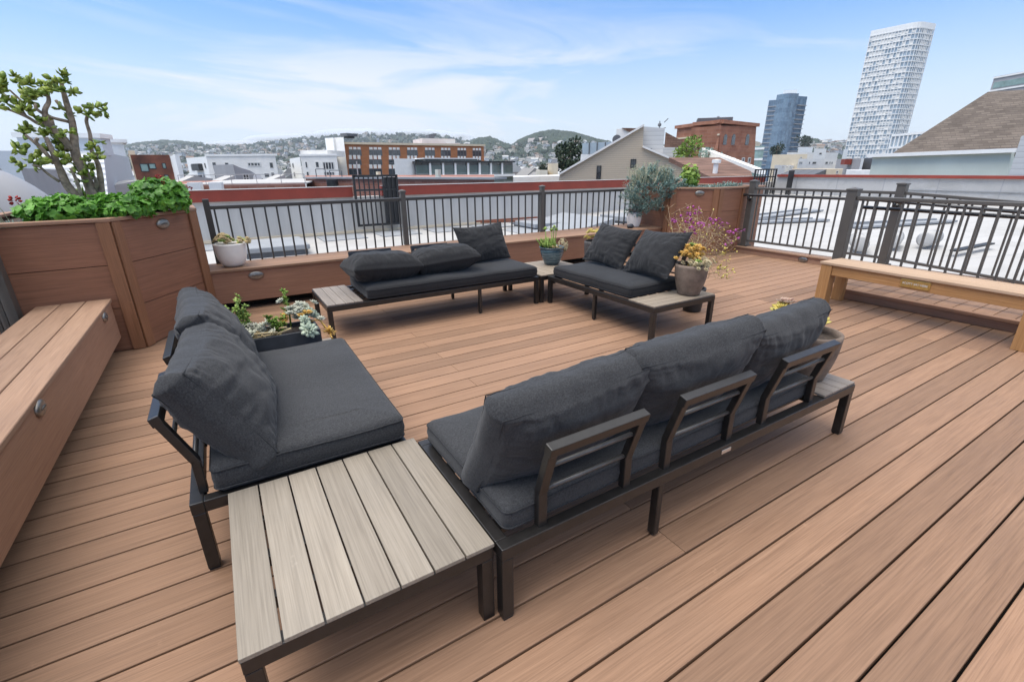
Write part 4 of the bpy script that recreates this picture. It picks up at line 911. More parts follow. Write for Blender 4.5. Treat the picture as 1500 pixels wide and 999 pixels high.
# ---------------------------------------------------------------- buildings
def samez(px,py,z): return at(px,py,distz(px,py,z))
class Bld:
    def __init__(s,name,label,cat,A,B,group=None):
        s.A=Vector(A);s.B=Vector(B); d=(s.B-s.A);d.z=0; s.L=d.length; s.d=d.normalized(); n=Vector((-s.d.y,s.d.x,0)); 
        if n.dot(s.A)<0:n=-n
        s.n=n; s.root=thing(name,label,cat,(s.A.x,s.A.y,GZ),math.atan2(s.d.y,s.d.x),group); s.sgn=1 if Vector((-s.d.y,s.d.x,0)).dot(n)>0 else -1
    def hit(s,px,py):
        r=ray(px,py); o=Vector((0,0,H)); t=(s.A-o).dot(s.n)/r.dot(s.n); p=o+r*t; return (p-s.A).dot(s.d), p.z-GZ
    def w2(s,ss,z,dep=0): return s.A+s.d*ss+s.n*dep+Vector((0,0,GZ+z-s.A.z))
    def box(s,name,mat,s0,s1,z0,z1,d0,d1,parent=None,bevel=0):
        m=MB(); y0,y1=sorted((d0*s.sgn,d1*s.sgn)); m.box(s0,s1,y0,y1,z0,z1); return m.build(name,M[mat],parent or s.root,bevel=bevel)
    def shape(s,name,mat,pix,d0,d1,parent=None):
        pts=[s.hit(*p) for p in pix]; m=MB(); m.extr([(a,d0*s.sgn,z) for a,z in pts],(0,(d1-d0)*s.sgn,0)); return m.build(name,M[mat],parent or s.root)
    def zat(s,ss,py):
        p0=proj(s.w2(ss,0)); p1=proj(s.w2(ss,20)); z=20*(py-p0[1])/(p1[1]-p0[1])
        for _ in range(4):
            q=proj(s.w2(ss,z))[1]; q2=proj(s.w2(ss,z+.5))[1]; z+=.5*(py-q)/(q2-q)
        return z
    def win(s,x0,y0,x1,y1,glass='win',frame='frameW',fw=None,mull=0,trans=0,proud=.06,name='window'):
        a,zt=s.hit(x0,y0); b,_=s.hit(x1,y0); zb=s.zat(a,y1); return s.winr(a,b,zb,zt,glass,frame,fw,mull,trans,proud,name)
    def winr(s,a,b,zb,zt,glass='win',frame='frameW',fw=None,mull=0,trans=0,proud=.06,name='window'):
        if b<a:a,b=b,a
        fw=fw if fw is not None else (b-a)*.07; m=MB(); g=-proud*s.sgn
        def bx(p,q,r_,t,d): y0,y1=sorted((0,d)); m.box(p,q,y0,y1,r_,t)
        bx(a,b,zb,zb+fw,g);bx(a,b,zt-fw,zt,g);bx(a,a+fw,zb+fw,zt-fw,g);bx(b-fw,b,zb+fw,zt-fw,g)
        for i in range(mull): x=a+(b-a)*(i+1)/(mull+1); bx(x-fw*.4,x+fw*.4,zb+fw,zt-fw,g*.9)
        for i in range(trans): z=zb+(zt-zb)*(i+1)/(trans+1); bx(a+fw,b-fw,z-fw*.4,z+fw*.4,g*.8)
        m.mi=1; bx(a+fw,b-fw,zb+fw,zt-fw,g*.4)
        return m.build(name,[M[frame],M[glass]],s.root)
def cbox(name,label,x0,y0,x1,y1,D,dep,mat,cat='building',D2=None,cap=None,group=None):
    A=at(x0,y0,D); B=samez(x1,y1,A.z) if D2 is None else at(x1,y1,D2); b=Bld(name,label,cat,A,B,group); h=A.z-GZ
    rt=Matrix.Rotation(-b.root.rotation_euler[2],3,'Z'); o_=Vector((b.A.x,b.A.y,0)); P4=[]
    for q in (b.A,b.B,b.B*(1+dep/math.hypot(b.B.x,b.B.y)),b.A*(1+dep/math.hypot(b.A.x,b.A.y))): v_=rt@(Vector((q.x,q.y,0))-o_); P4.append((v_.x,v_.y))
    m=MB(); m.poly(P4,0,h); m.build('wall',M[mat],b.root)
    if cap: b.box('roof_edge',cap,-.15,b.L+.15,h+.004,h+.35,-.15,.6)
    b.h=h; return b
M['steel']=plain('pale_corrugated_steel',(.52,.56,.60),.45,var=.05,scale=1); 
t=NT('ribbed_steel'); v=t.coord((1,1,0)); wv=t.n('ShaderNodeTexWave',wave_type='BANDS',bands_direction='X'); wv.inputs['Scale'].default_value=.9; t.l(v,wv.inputs['Vector'])
M['ribbed']=t.fin(t.ramp(wv.outputs['Fac'],[(.2,(.26,.29,.33)),(.7,(.55,.58,.62))]),.5,None)
t=NT('lap_siding'); v=t.coord((1,1,1)); wv=t.n('ShaderNodeTexWave',wave_type='BANDS',bands_direction='Z',wave_profile='SAW'); wv.inputs['Scale'].default_value=2.2; t.l(v,wv.inputs['Vector'])
sd=t.ramp(wv.outputs['Fac'],[(.0,(.42,.335,.235)),(.2,(.60,.49,.355)),(1,(.67,.555,.42))]); M['siding']=t.fin(sd,.7,t.bump(wv.outputs['Fac'],.5,.05))
t=NT('grey_lap_siding'); v=t.coord((1,1,1)); wv=t.n('ShaderNodeTexWave',wave_type='BANDS',bands_direction='Z',wave_profile='SAW'); wv.inputs['Scale'].default_value=1.1; t.l(v,wv.inputs['Vector'])
M['sidinggrey']=t.fin(t.ramp(wv.outputs['Fac'],[(.0,(.28,.29,.30)),(.12,(.50,.51,.52)),(1,(.55,.56,.56))]),.7,None)
def shingle(nm,a,b):
    t=NT(nm); n1=t.noise(t.coord((1.2,1.2,7)),2.6,4,.7); n2=t.noise(t.coord((.5,.5,.5)),1.0,4,.6)
    return t.fin(t.mix(.4,t.ramp(n1,[(.32,a),(.68,b)]),t.ramp(n2,[(.3,a),(.7,b)])),.9,None,spec=.2)
M['shingle']=brick('brown_shingles',(.080,.064,.053),(.165,.136,.114),(.07,.055,.046),1.0,.9,.55,.15); M['shinglered']=brick('red_brown_shingles',(.13,.072,.052),(.22,.13,.098),(.10,.06,.045),1.0,.9,.5,.14)
M['mintglass']=plain('pale_green_wall',(.56,.61,.55),.5,var=.08,scale=.25)
# steel shed at the left
b=cbox('steel_shed','pale blue steel shed with a flat parapet behind the jade tree',-120,221,150,221.5,42,2,'steel')
h=b.h; sA,_=b.hit(18,200); b.box('roof_block','steel',b.hit(14,221)[0],b.hit(140,221)[0],h-.2,b.hit(14,200)[1],1.0,2.2); b.box('coping','white',b.hit(11,221)[0],b.hit(143,221)[0],b.hit(14,200)[1],b.hit(14,200)[1]+.25,.8,2.4)
pb=b.w2(b.L,h); b2=Bld('steel_shed','ribbed grey steel wing sloping down beside the rust coloured building','building',pb+Vector((.05,0,0)),at(190,229.5,52)); b2.shape('ribbed_wall','ribbed',[(151,223),(188,230.5),(206,300),(160,300)],0,3.0)
b3=cbox('roof_hut','small white hut with a cross bar on the steel shed roof',156,209,180,209.5,52,4,'white','hut'); b3.box('roof_edge','white',-.3,b3.L+.3,b3.h,b3.h+.25,-.3,4.3)
b=cbox('flat_roof_building','dark grey low roof behind the curved duct',30,246.5,110,250,19,5,'grey'); 
# rust building
b=cbox('rust_building','rust red panelled building with teal windows','building' and 190.5,227,248,227.3,75,14,'rust')
for x0,y0,x1,y1 in((204,240,216.5,252),(216.8,239.5,227.5,248),(236.5,239,242.5,247.5),(240,256,246.5,262)): b.win(x0,y0,x1,y1,'winteal','black',.08)
c=Bld('side_wall','white side wall of the rust red building','wall',b.w2(b.L,b.h)+Vector((.03,0,0)),samez(256,228,b.A.z-.3)); c.box('wall','white',0,c.L,0,b.h-.2,0,.4)
b=cbox('roof_hut','small orange rooftop hut beyond the rust red building',187,221,197,221,82,4,'cream','hut')
# white wedge roofs in front
for lab,pix,D in (('white sloping roof left of the white apartments',[(252,272),(285,258),(312,262),(312,280),(252,285)],50),('white wedge roof before the white apartments',[(309,271),(343,257.5),(350,275),(309,280)],46),('grey and white wedge roof behind the brown parapet',[(382,270),(417,256),(421,272),(421,280),(382,280)],46),('white sloping roof seen through the jade tree',[(152,275),(204,264),(206,285),(152,290)],38)):
    A=at(pix[0][0],pix[0][1],D); B=at(pix[-2][0],pix[0][1],D+2); q=Bld('wedge_roof',lab,'roof',A,B,'pale wedge roofs'); q.shape('roof_face','roof',pix,0,1.0)
# grey gabled house
A=at(341,243,55); B=at(395,243,56); b=Bld('grey_house','grey gabled house with a four pane window and a satellite dish','house',A,B)
b.shape('wall','grey',[(341,241),(352,246),(366,250),(385,262),(392,272),(392,285),(352,285)],0,7); b.shape('side_block','offwhite',[(334,236),(353,235.5),(353,246),(341,242),(349,262),(343,262)],-.1,-1.5) if 0 else None
b.win(355,255.5,364,266,'win','frameW',.07,1,1)
m=MB(); s_,z_=b.hit(375.5,261); m.tube([(s_,-.25*b.sgn,z_),(s_,-.32*b.sgn,z_)],[.38,.40],20); dq=m.build('dish',M['white'],b.root,smooth=False)
# white apartments
A=at(302,229.3,110); b=cbox('white_apartments','white apartment block with dark windows and side balconies',302,229.3,403,228.6,110,18,'offwhite',cap='white')
for r_ in((310.5,238,316,247.5),(329,238.5,334.5,249),(362,238,381.5,244.5),(394.5,238.3,399.5,246.5),(314,254,319.5,263),(387,254,394,260),(397,253,401.5,259)): b.win(*r_,mull=3 if r_[2]-r_[0]>10 else 0)
c=Bld('white_apartments','sunlit side wing of the white apartment block with dark balconies','building',at(272.5,232,128),samez(301.8,229.4,at(272.5,232,128).z-.0)); hh=c.A.z-GZ; c.B=b.A; c=Bld('balcony_wing','bright balcony wing of the white apartment block','building',at(272.5,232,128),b.A+Vector((-.05,0,0))) if 0 else c
c.box('wall','white',0,c.L,0,hh,0,3)  # whiter wall puts the sunlight on this wing into its colour
for r_ in((279,241,283,251),(289,240,292,248),(293.5,240,296.5,248),(299,239,301,247),(282,256,286,266),(293,255,296,264),(297.5,255,300,264)): c.win(*r_)
for y_ in(248,265): 
    a0,z0=c.hit(288,y_); a1,_=c.hit(298,y_); c.box('balcony','black',a0,a1,z0-.3,z0+1.0,-.8,-.02)
# second white block
b=cbox('white_apartments','white apartment block next to the pale stair tower',440,229,493,228.4,105,16,'offwhite',cap='white')
for r_ in((447,237.5,449.5,246),(462,237.5,466.5,245.5),(472,237.3,489,249.5),(449,252,452,259),(474,251.5,490,258)): b.win(*r_,mull=3 if r_[2]-r_[0]>8 else 0)
b.box('penthouse','offwhite',b.hit(433,229)[0],b.hit(473,229)[0],b.h,b.hit(435,220)[1],2,10)
c=cbox('white_apartments','narrow white wing with balconies left of the second white block',424,233,439,229.6,122,6,'white',D2=106)
for r_ in((423,239,425.5,247),(428,239,430,247),(430,252,432,260)): c.win(*r_)
# orange brick building
b=cbox('orange_brick_building','long orange brick building with rows of white trimmed windows',501.8,211.6,708.6,214.6,120,20,'brickor'); zt=b.h
b.box('cornice','cream',-.3,b.L+.3,zt+.002,zt+.45,-.3,2)
cols=[(510.6,529),(540.3,559.3),(569,586),(596,611.5),(622,636.8),(645.5,660),(669.8,683),(692,705)]
for i,(a,c_) in enumerate(cols):
    for (y0,y1) in ((219.5,228.5),(234,242.3),(247.5,256.5)):
        yy=.014*(a-510); b.win(a,y0+yy*(.5 if y0<230 else 0),c_,y1+yy*.4,'win','darkgrey',mull=2,fw=.09)
        s0,z1=b.hit(a,y0+yy*.5); s1,_=b.hit(c_,y0)
        for k_ in range(3): w_=(s1-s0)/3; b.box('trim_panel','offwhite',s0+w_*k_+.12,s0+w_*(k_+1)-.12,z1+.05,z1+.55,-.1,0) if y0<230 else b.box('trim_panel','offwhite',s0+w_*k_+.15,s0+w_*(k_+1)-.15,z1+.08,z1+.95,-.1,0)
s0,z0=b.hit(625.5,201.5); s1,_=b.hit(675,201.5); b.box('penthouse','offwhite',s0,s1,zt,z0,4,12); b.box('penthouse_step','offwhite',b.hit(667,204)[0]-1,s1+1.2,zt,z0-1.0,3.6,11)
m=MB(); q0,qz=b.hit(640,198.5); q1,_=b.hit(652,198.5); m.extr([(q0,6*b.sgn,z0),(q1-1,6*b.sgn,z0),(q1,6*b.sgn,z0+1.4),(q0,6*b.sgn,z0+1.0)],(0,3*b.sgn,0)); m.build('solar_collector',M['darkgrey'],b.root)
c=cbox('stair_tower','tall pale stair tower with a cooling unit on its roof',480,202.6,503,201.4,116,9,'offwhite'); s0,z0=c.hit(487,195); c.box('cooling_unit','darkgrey',c.hit(488,200)[0],c.hit(498,200)[0],c.h+.4,z0,2,5); c.box('unit_legs','black',c.hit(490,200)[0],c.hit(496,200)[0],c.h,c.h+.4,2.6,4.4)
c.box('painted_lit_edge','white',-.3,c.L*.45,0,c.h-.02,-.5,-.02)  # white slab paints sunlight along the tower's left edge
# glass pavilion
b=cbox('glass_pavilion','low glass walled building with white columns','building' and 608,238.5,751,238.3,70,12,'win'); M['pavglass']=glassgrid('green_tinted_glass',(.045,.075,.075),(.10,.15,.145),2.0,1.2,.1)
b.box('glass_wall','pavglass',.02,b.L-.02,0,b.h-.35,-.06,-.01); b.box('roof_edge','black',-.2,b.L+.2,b.h-.02,b.h+.18,-.5,12)
zf=b.hit(608,257)[1]; b.box('floor_slab','white',-.2,b.L+.1,zf-.35,zf,-.6,-.07)
for x in (629,648,666,684.6,701.4,718,734.4): s_,_=b.hit(x,245); b.box('column','white',s_-.13,s_+.13,zf,b.h-.05,-.35,-.1)
b.box('upper_storey','pavglass',b.hit(634,238)[0],b.hit(712,238)[0],b.h+.2,b.hit(634,232.5)[1],3,9); b.box('upper_roof','white',b.hit(630,238)[0],b.hit(716,238)[0],b.hit(634,232.5)[1],b.hit(634,231)[1],2.6,9.4)
c=cbox('white_annex','white annex wall left of the glass walled building',577,232.5,607.6,233,68,8,'white','building')
# old brick parapet building
b=cbox('old_brick_building','old weathered red brick parapet with a grey flat roof',447.6,262,724,263.5,34,20,'brickold'); b.box('roof_slab','roofpad',-.1,b.L+.1,b.h+.002,b.h+.10,-.12,1)
s_,z_=b.hit(533,252); b.box('vent_post','cream',s_-.09,s_+.09,b.h,z_,1,1.2); s_,z_=b.hit(587,249); b.box('vent_pipe','mint',s_-.12,s_+.12,b.h,z_,3,3.25)
m=MB(); m.beam((b.L*.18,2*b.sgn,b.h+.1),(b.L*.18,2*b.sgn,b.h+1.0),.05,.05,(0,1,0)); m.build('vent_stub',M['grey'],b.root)
for x0,x1,y_ in((452,466,248),(472.5,490,250)):
    s0,z_=b.hit(x0,y_); s1,_=b.hit(x1,y_); m=MB(); m.tube([(s0,.5*b.sgn,b.h),(s0,.5*b.sgn,z_-.05),(s0+.05,.5*b.sgn,z_),(s1-.05,.5*b.sgn,z_),(s1,.5*b.sgn,z_-.05),(s1,.5*b.sgn,b.h)],.03,6); m.build('ladder_hoop',M['darkgrey'],b.root)
s_,z_=b.hit(505,268); m=MB(); m.lathe([(0,z_-.6),(.33,z_-.6),(.33,z_+.2),(0,z_+.2)],16,(s_-.35,-.6*b.sgn,0)); m.build('black_tank',M['black'],b.root)
b=cbox('old_brick_building','low brown brick parapet with a white roof and thin pipe railing',262,272.5,447,269.5,30,14,'brickold'); b.box('roof_slab','roof',-.1,b.L+.1,b.h+.002,b.h+.06,.3,14)
m=MB(); zt=b.h+.5
m.tube([(0,.2*b.sgn,zt),(b.L,.2*b.sgn,zt)],.018,5)
for i in range(6): m.tube([(b.L*i/5,.2*b.sgn,b.h),(b.L*i/5,.2*b.sgn,zt)],.016,5)
m.build('pipe_railing',M['grey'],b.root)
for x in (291,321): s_,z_=b.hit(x,276); b.box('vent_box','white',s_-.28,s_+.28,z_-.1,z_+.3,-.7,-.2)
# tan sided building
A=at(820,255.6,36); B=at(942,258,36); b=Bld('tan_sided_house','tan lap sided building with a steep shed roofline and narrow windows','building',A,B)
b.shape('wall','siding',[(820,255.6),(943,184.8),(941.5,216),(1008,245),(1042,259),(1042,285),(815,285)],0,9)
b.win(874.3,243,881,263,'win','black',.06,0,1); b.win(924,233.5,932,246.5,'win','black',.06,1)
m=MB()
for (p,q) in (((819,256),(943.5,184)),((941,215.6),(1043,259))):
    a0,z0=b.hit(*p);a1,z1=b.hit(*q); m.beam((a0,-.12*b.sgn,z0+.02),(a1,-.12*b.sgn,z1+.02),.3,.12)
m.build('roof_trim',M['offwhite'],b.root)
b.shape('grey_tower','sidinggrey',[(943.4,184.8),(975.5,187),(972,232),(942,217)],.6,7)
a0,z0=b.hit(949,217.5);a1,z1=b.hit(956,221); b.box('dark_window','win',a0,a1,z1-.2,z0,.5,.58)
m=MB(); s_,z0=b.hit(975,187); _,z1=b.hit(976,173.5); m.tube([(s_-.2,2*b.sgn,z0-1),(s_-.2,2*b.sgn,z1)],.035,6); m.tube([(s_-.5,2*b.sgn,z1-.55),(s_+.25,2*b.sgn,z1-.45)],.03,5); m.ball((s_-.2,2*b.sgn,z1-.25),.13,8,6); m.tube([(s_+.1,2*b.sgn,z1-.1),(s_+.35,2*b.sgn,z1+.15)],.03,5); m.build('weather_mast',M['darkgrey'],b.root)
q=Bld('shingle_roof_house','red brown shingle roof between the tan house and the brick building','house',at(973,214,48),at(1030,214,48)); q.shape('roof','shinglered',[(975,194),(1000,207),(1026,216.5),(973,217)],0,6); q.shape('wall','sidinggrey',[(970,216.5),(1010,217),(1012,232),(970,232)],-.6,2)
q=Bld('shingle_roof_house','broad red brown shingle roof behind the right corner planter','house',at(979,231,30),at(1100,231,30))
m=MB(); f=[q.hit(980,231),q.hit(1054,231),q.hit(1100,252),q.hit(1100,262),q.hit(1041,260)]
# sloping roof surface: eave in front (lower), ridge behind
ps=[(f[4][0],-2.2,f[4][1]),(f[3][0]+.2,-2.2,f[3][1]),(f[2][0],0,f[2][1]),(f[1][0],2.4,f[1][1]),(f[0][0],2.4,f[0][1])]
P5=[(at(1041,259.5,27)),(at(1102,258,27.5)),(at(1100,251,29)),(at(1054,231,34)),(at(980,231,33))]
o_=Vector((q.A.x,q.A.y,GZ)); rot=Matrix.Rotation(-q.root.rotation_euler[2],3,'Z'); m.extr([rot@(p-o_) for p in P5],(0,0,-.25)); m.build('roof',M['shinglered'],q.root)
pv=rot@(at(1047,256,28)-o_); m=MB(); m.lathe([(.12,-.3),(.12,.55),(.22,.56),(.22,.72),(.0,.75)],12,pv); m.build('roof_vent',M['white'],q.root)
q=Bld('parapet_wall','white sloping parapet between the shingle roofs and the brick building','wall',at(1028,218,40),at(1108,249,33)); q.shape('wall','white',[(1027.6,217),(1112,249.5),(1112,256),(1027,232)],0,.4)
q=Bld('roof_hut','white rooftop hut with a brown shed roof behind the tan gable','hut',at(903,189,50),at(934,196,50)); q.shape('wall','offwhite',[(903,189.5),(912,189),(936,197),(936,215),(902,215)],0,4); q.shape('roof','shinglered',[(911,188),(934,188.5),(944,195),(934,200)],-.2,4.2)
m=MB(); s_,z_=q.hit(903.5,205); m.tube([(s_,-.3*q.sgn,z_),(s_,-.1*q.sgn,z_)],.42,16); m.build('round_vent',M['darkgrey'],q.root)
g=Bld('wind_screen','clear glass wind screen left of the tan gable','screen',at(853,210,60),at(896,208,60)); M['screenglass']=plain('pale_screen_glass',(.36,.44,.50),.15,spec=.8,var=.1,scale=.3); g.shape('glass','screenglass',[(853,210),(900,208),(900,226),(853,226)],0,.1); g.shape('wall','white',[(851,226),(900,226),(900,250),(849,250)],.02,3)
for x in (863.5,875,887): a0,z0=g.hit(x,209); g.box('post','darkgrey',a0-.06,a0+.06,g.hit(x,226)[1],z0,-.1,-.01)
# red brick landmark
b=cbox('red_brick_building','tall red brick building with arched windows','building' and 992,189,1056,184.5,95,14,'brickred',D2=86)
zt=b.h; b.box('cornice','brickred',-.3,b.L+.0,zt+.002,zt+.5,-.35,1); b.box('stone_band','cream',0,b.L,zt-1.75,zt-1.5,-.12,0)
for x0,y0,x1,y1 in((1016,205,1024,212),(1036.5,202.5,1044,213.3)): b.win(x0,y0,x1,y1,mull=1,fw=.22)
for k_ in range(3): s0,_=b.hit(996+19*k_,197); s1,_=b.hit(1010+19*k_,197); [b.box('corbel','brickred',s0+(s1-s0)*i/5,s0+(s1-s0)*(i+.5)/5,zt-3.1,zt-2.5,-.3,0) for i in range(5)]
c=Bld('red_brick_building','right hand face of the red brick building with slim arched windows','building',b.w2(b.L,zt)+Vector((.04,.0,0)),at(1107.6,185.3,96)); c.shape('wall','brickred',[(1055.5,184.5),(1108,185),(1104,246),(1051,246)],0,5); c.box('cornice','brickred',0,c.L+.4,c.A.z-GZ-.05,c.A.z-GZ+.45,-.4,5)
for x0 in (1060,1072,1092.5):
    a0,z1=c.hit(x0,202); a1,_=c.hit(x0+5,202); z0=c.zat(a0,212.5); m=MB(); r_=abs(a1-a0)/2; N=8
    P_=[(a0,z0),(a1,z0),(a1,z1)]+[((a0+a1)/2+r_*math.cos(pi*i/N),z1+r_*math.sin(pi*i/N)) for i in range(1,N)]+[(a0,z1)]
    m.extr([(x,-.06*c.sgn,z) for x,z in P_],(0,.05*c.sgn,0)); m.build('arched_window',M['win'],c.root)
d=cbox('brick_annex','lower brick annex with arched windows below the red brick building',1066,223.5,1105.5,224.5,78,8,'brickred')
for x0 in (1072.5,1087,1096): d.win(x0,231,x0+4,239,fw=.12)
e=cbox('roof_lantern','dark red and green rooftop lantern on the red brick building',1025,179,1069,177.5,93,8,'offwhite','roof lantern'); e.box('roof','darkgrey',-.4,e.L+.4,e.h,e.h+.55,-.4,4); e.shape('front_roof','redbeam',[(1026,189),(1066,177.5),(1068,181),(1068,189)],-2.0,-.3); s_,z_=e.hit(1055,168); e.box('chimney_pipe','grey',s_-.2,s_+.2,e.h,z_,3,3.4)
# glass tower
M['towerglass']=glassgrid('blue_tower_glass',(.05,.10,.17),(.15,.24,.33),3.2,3.0,.08,line=(.16,.2,.25))
b=cbox('glass_tower','dark blue glass high rise with balconies on both sides',1126.5,147.5,1139,146.5,430,26,'towerglass'); h=b.h
A=b.A
def tower_part(root,name,mat,pts,z1): m=MB(); o_=Vector((root.location.x,root.location.y,0)); a_=-root.rotation_euler[2]; rt=Matrix.Rotation(a_,3,'Z'); q=[rt@(Vector((p[0],p[1],0))-o_) for p in pts]; m.poly([(p.x,p.y) for p in q],0,z1); return m.build(name,M[mat],root)
zc_=at(1150,137.5,424).z-GZ; arc=[]
for i in range(7):
    x=1138+32*i/6; arc.append(at(x,140,429-5.5*math.sin(pi*i/6)))
back=[at(1170,140,452),at(1138,140,452)]
tower_part(b.root,'curved_core','towerglass',arc+back,zc_); zr=at(1176,141,432).z-GZ
tower_part(b.root,'right_wing','towerglass',[at(1169.5,141,430.5),at(1183,141,438),at(1183,141,458),at(1169.5,141,456)],zr)
tower_part(b.root,'plant_room','white',[at(1148,133,436),at(1168,133,436),at(1168,133,448),at(1148,133,448)],at(1155,132.5,436).z-GZ)
m=MB(); rt=Matrix.Rotation(-b.root.rotation_euler[2],3,'Z'); o_=Vector((A.x,A.y,GZ))
def slab(p,q,z): p=rt@(Vector((p.x,p.y,0))-Vector((A.x,A.y,0)));q=rt@(Vector((q.x,q.y,0))-Vector((A.x,A.y,0))); m.beam((p.x,p.y,z),(q.x,q.y,z),1.6,.5)
for f in range(3,int(h/3.1)): slab(b.A,b.B,f*3.1); slab(at(1171,141,430),at(1183.3,141,437),f*3.1)
m.build('balcony_slabs',M['grey'],b.root)
# white tower
B_=at(1349,31.6,430); A_=samez(1277,46.3,B_.z)
b=Bld('white_tower','tall white gridded high rise with a rounded corner','building',A_,B_); h=b.A.z-GZ; L=b.L
M['wtglass']=glassgrid('pale_blue_tower_glass',(.24,.32,.39),(.42,.50,.57),1.75,3.1,.1,line=(.5,.53,.56))
C_=samez(1367.5,36.5,B_.z); dC=(C_-B_); dn=dC.dot(b.n); ds=dC.dot(b.d)
rr=5.0
per=[(0,0),(L-rr,0)]+[(L-rr+rr*math.sin(t_),rr-rr*math.cos(t_)) for t_ in [pi/2*i/6*.9 for i in range(1,7)]]+[(L+ds*.5+1.5,max(12,dn*1.0))]
m=MB(); m.poly([(x,y*b.sgn) for x,y in per]+[(L*.9,(per[-1][1]+6)*b.sgn),(0,30*b.sgn)],0,h-.1); m.build('glass_core',M['wtglass'],b.root)
# walk the perimeter
path=[per[0]]; acc=[0]
for p in per[1:]: acc.append(acc[-1]+math.hypot(p[0]-path[-1][0],p[1]-path[-1][1])); path.append(p)
def pp(s_):
    for i in range(len(acc)-1):
        if s_<=acc[i+1]+1e-6:
            f=(s_-acc[i])/(acc[i+1]-acc[i]); a,c_=path[i],path[i+1]; n_=Vector((c_[1]-a[1],-(c_[0]-a[0]),0)).normalized(); return Vector((a[0]+(c_[0]-a[0])*f,(a[1]+(c_[1]-a[1])*f)*b.sgn,0)),Vector((n_.x,n_.y*b.sgn,0))
    return Vector((path[-1][0],path[-1][1]*b.sgn,0)),Vector((1,0,0))
ncol=int(acc[-1]/1.75); fl=3.1; nf=int(h/fl); g1=MB(); g2=MB()
for i in range(ncol+1):
    p,n_=pp(acc[-1]*i/ncol); g1.beam(p+n_*.45,p+n_*.45+Vector((0,0,h)),.34,.34,(n_.x,n_.y,.001))
for f in range(4,nf+1):
    for i in range(0,ncol,1):
        p,n1=pp(acc[-1]*i/ncol);q,n2=pp(acc[-1]*(i+1)/ncol); g1.beam(p+n1*.4+Vector((0,0,f*fl)),q+n2*.4+Vector((0,0,f*fl)),.5,.5)
        if rnd.random()<(.72 if f>nf*.35 else .48) and not (ncol*.60<i<ncol*.70): g2.beam(p+n1*.12+Vector((0,0,f*fl-1.75)),q+n2*.12+Vector((0,0,f*fl-1.75)),.16,2.1 if rnd.random()<.6 else 1.3)
g1.build('facade_grid',M['white'],b.root)['kind']='stuff'; g2.build('infill_panels',M['offwhite'],b.root)['kind']='stuff'
m=MB()
for i in range(ncol):
    p,n1=pp(acc[-1]*i/ncol);q,n2=pp(acc[-1]*(i+1)/ncol); m.beam(p+n1*.3+Vector((0,0,h-1.6)),q+n2*.3+Vector((0,0,h-1.6)),.4,3.6)
m.build('parapet_screen',M['white'],b.root)
# blue white block, shingle roof house at right
b=cbox('blue_glass_block','low blue and white office block behind the shingle roof',1308,199,1368,187,190,20,'wtglass',D2=178); [b.box('floor_band','white',-.1,b.L+.1,b.h-.3-3.4*i,b.h+.3-3.4*i,-.35,-.01) for i in range(4)]; [b.box('column','white',b.L*i/9-.2,b.L*i/9+.2,0,b.h-.35,-.3,-.02) for i in range(10)]
b=Bld('shingle_roof_house','pale green walled house with a big brown shingle roof at the right','house',at(1280,228,45),at(1483,224,40))
b.shape('wall','mintglass',[(1279,229),(1482,223),(1474,262),(1272,262)],0,1.5)
a0,z0=b.hit(1279,228.5);a1,z1=b.hit(1488,222); m=MB(); m.beam((a0-.2,-.2*b.sgn,z0),(a1+.2,-.2*b.sgn,z1+.05),.3,.22); m.build('eave_trim',M['white'],b.root)
P5=[at(1306,225.5,44.5),at(1490,221.5,40.2),at(1500,205,41.5),at(1560,190,41.5),at(1560,128,50),at(1447,135,51)]
o_=Vector((b.A.x,b.A.y,GZ)); rot=Matrix.Rotation(-b.root.rotation_euler[2],3,'Z'); m=MB(); m.extr([rot@(p-o_) for p in P5],(0,0,-.3)); m.build('roof',M['shingle'],b.root)
q=Bld('siding_wall','white lap sided wall at the right edge of the photo','wall',at(1490,215,38),at(1530,205,37)); q.shape('wall','sidinggrey',[(1496,200),(1560,180),(1560,262),(1476,262)],0,1)
b=cbox('office_tower','pale grey green office top rising behind the brown shingle roof',1456.5,113,1560,104,160,20,'grey',D2=150)
[b.box('window_band','winteal',.5,b.L,b.h-1.2-2.6*i-1.2,b.h-1.2-2.6*i,-.1,-.01) for i in range(3)]; [b.box('white_band','white',0,b.L,b.h-.4-2.6*i,b.h-.1-2.6*i,-.2,-.01) for i in range(4)]
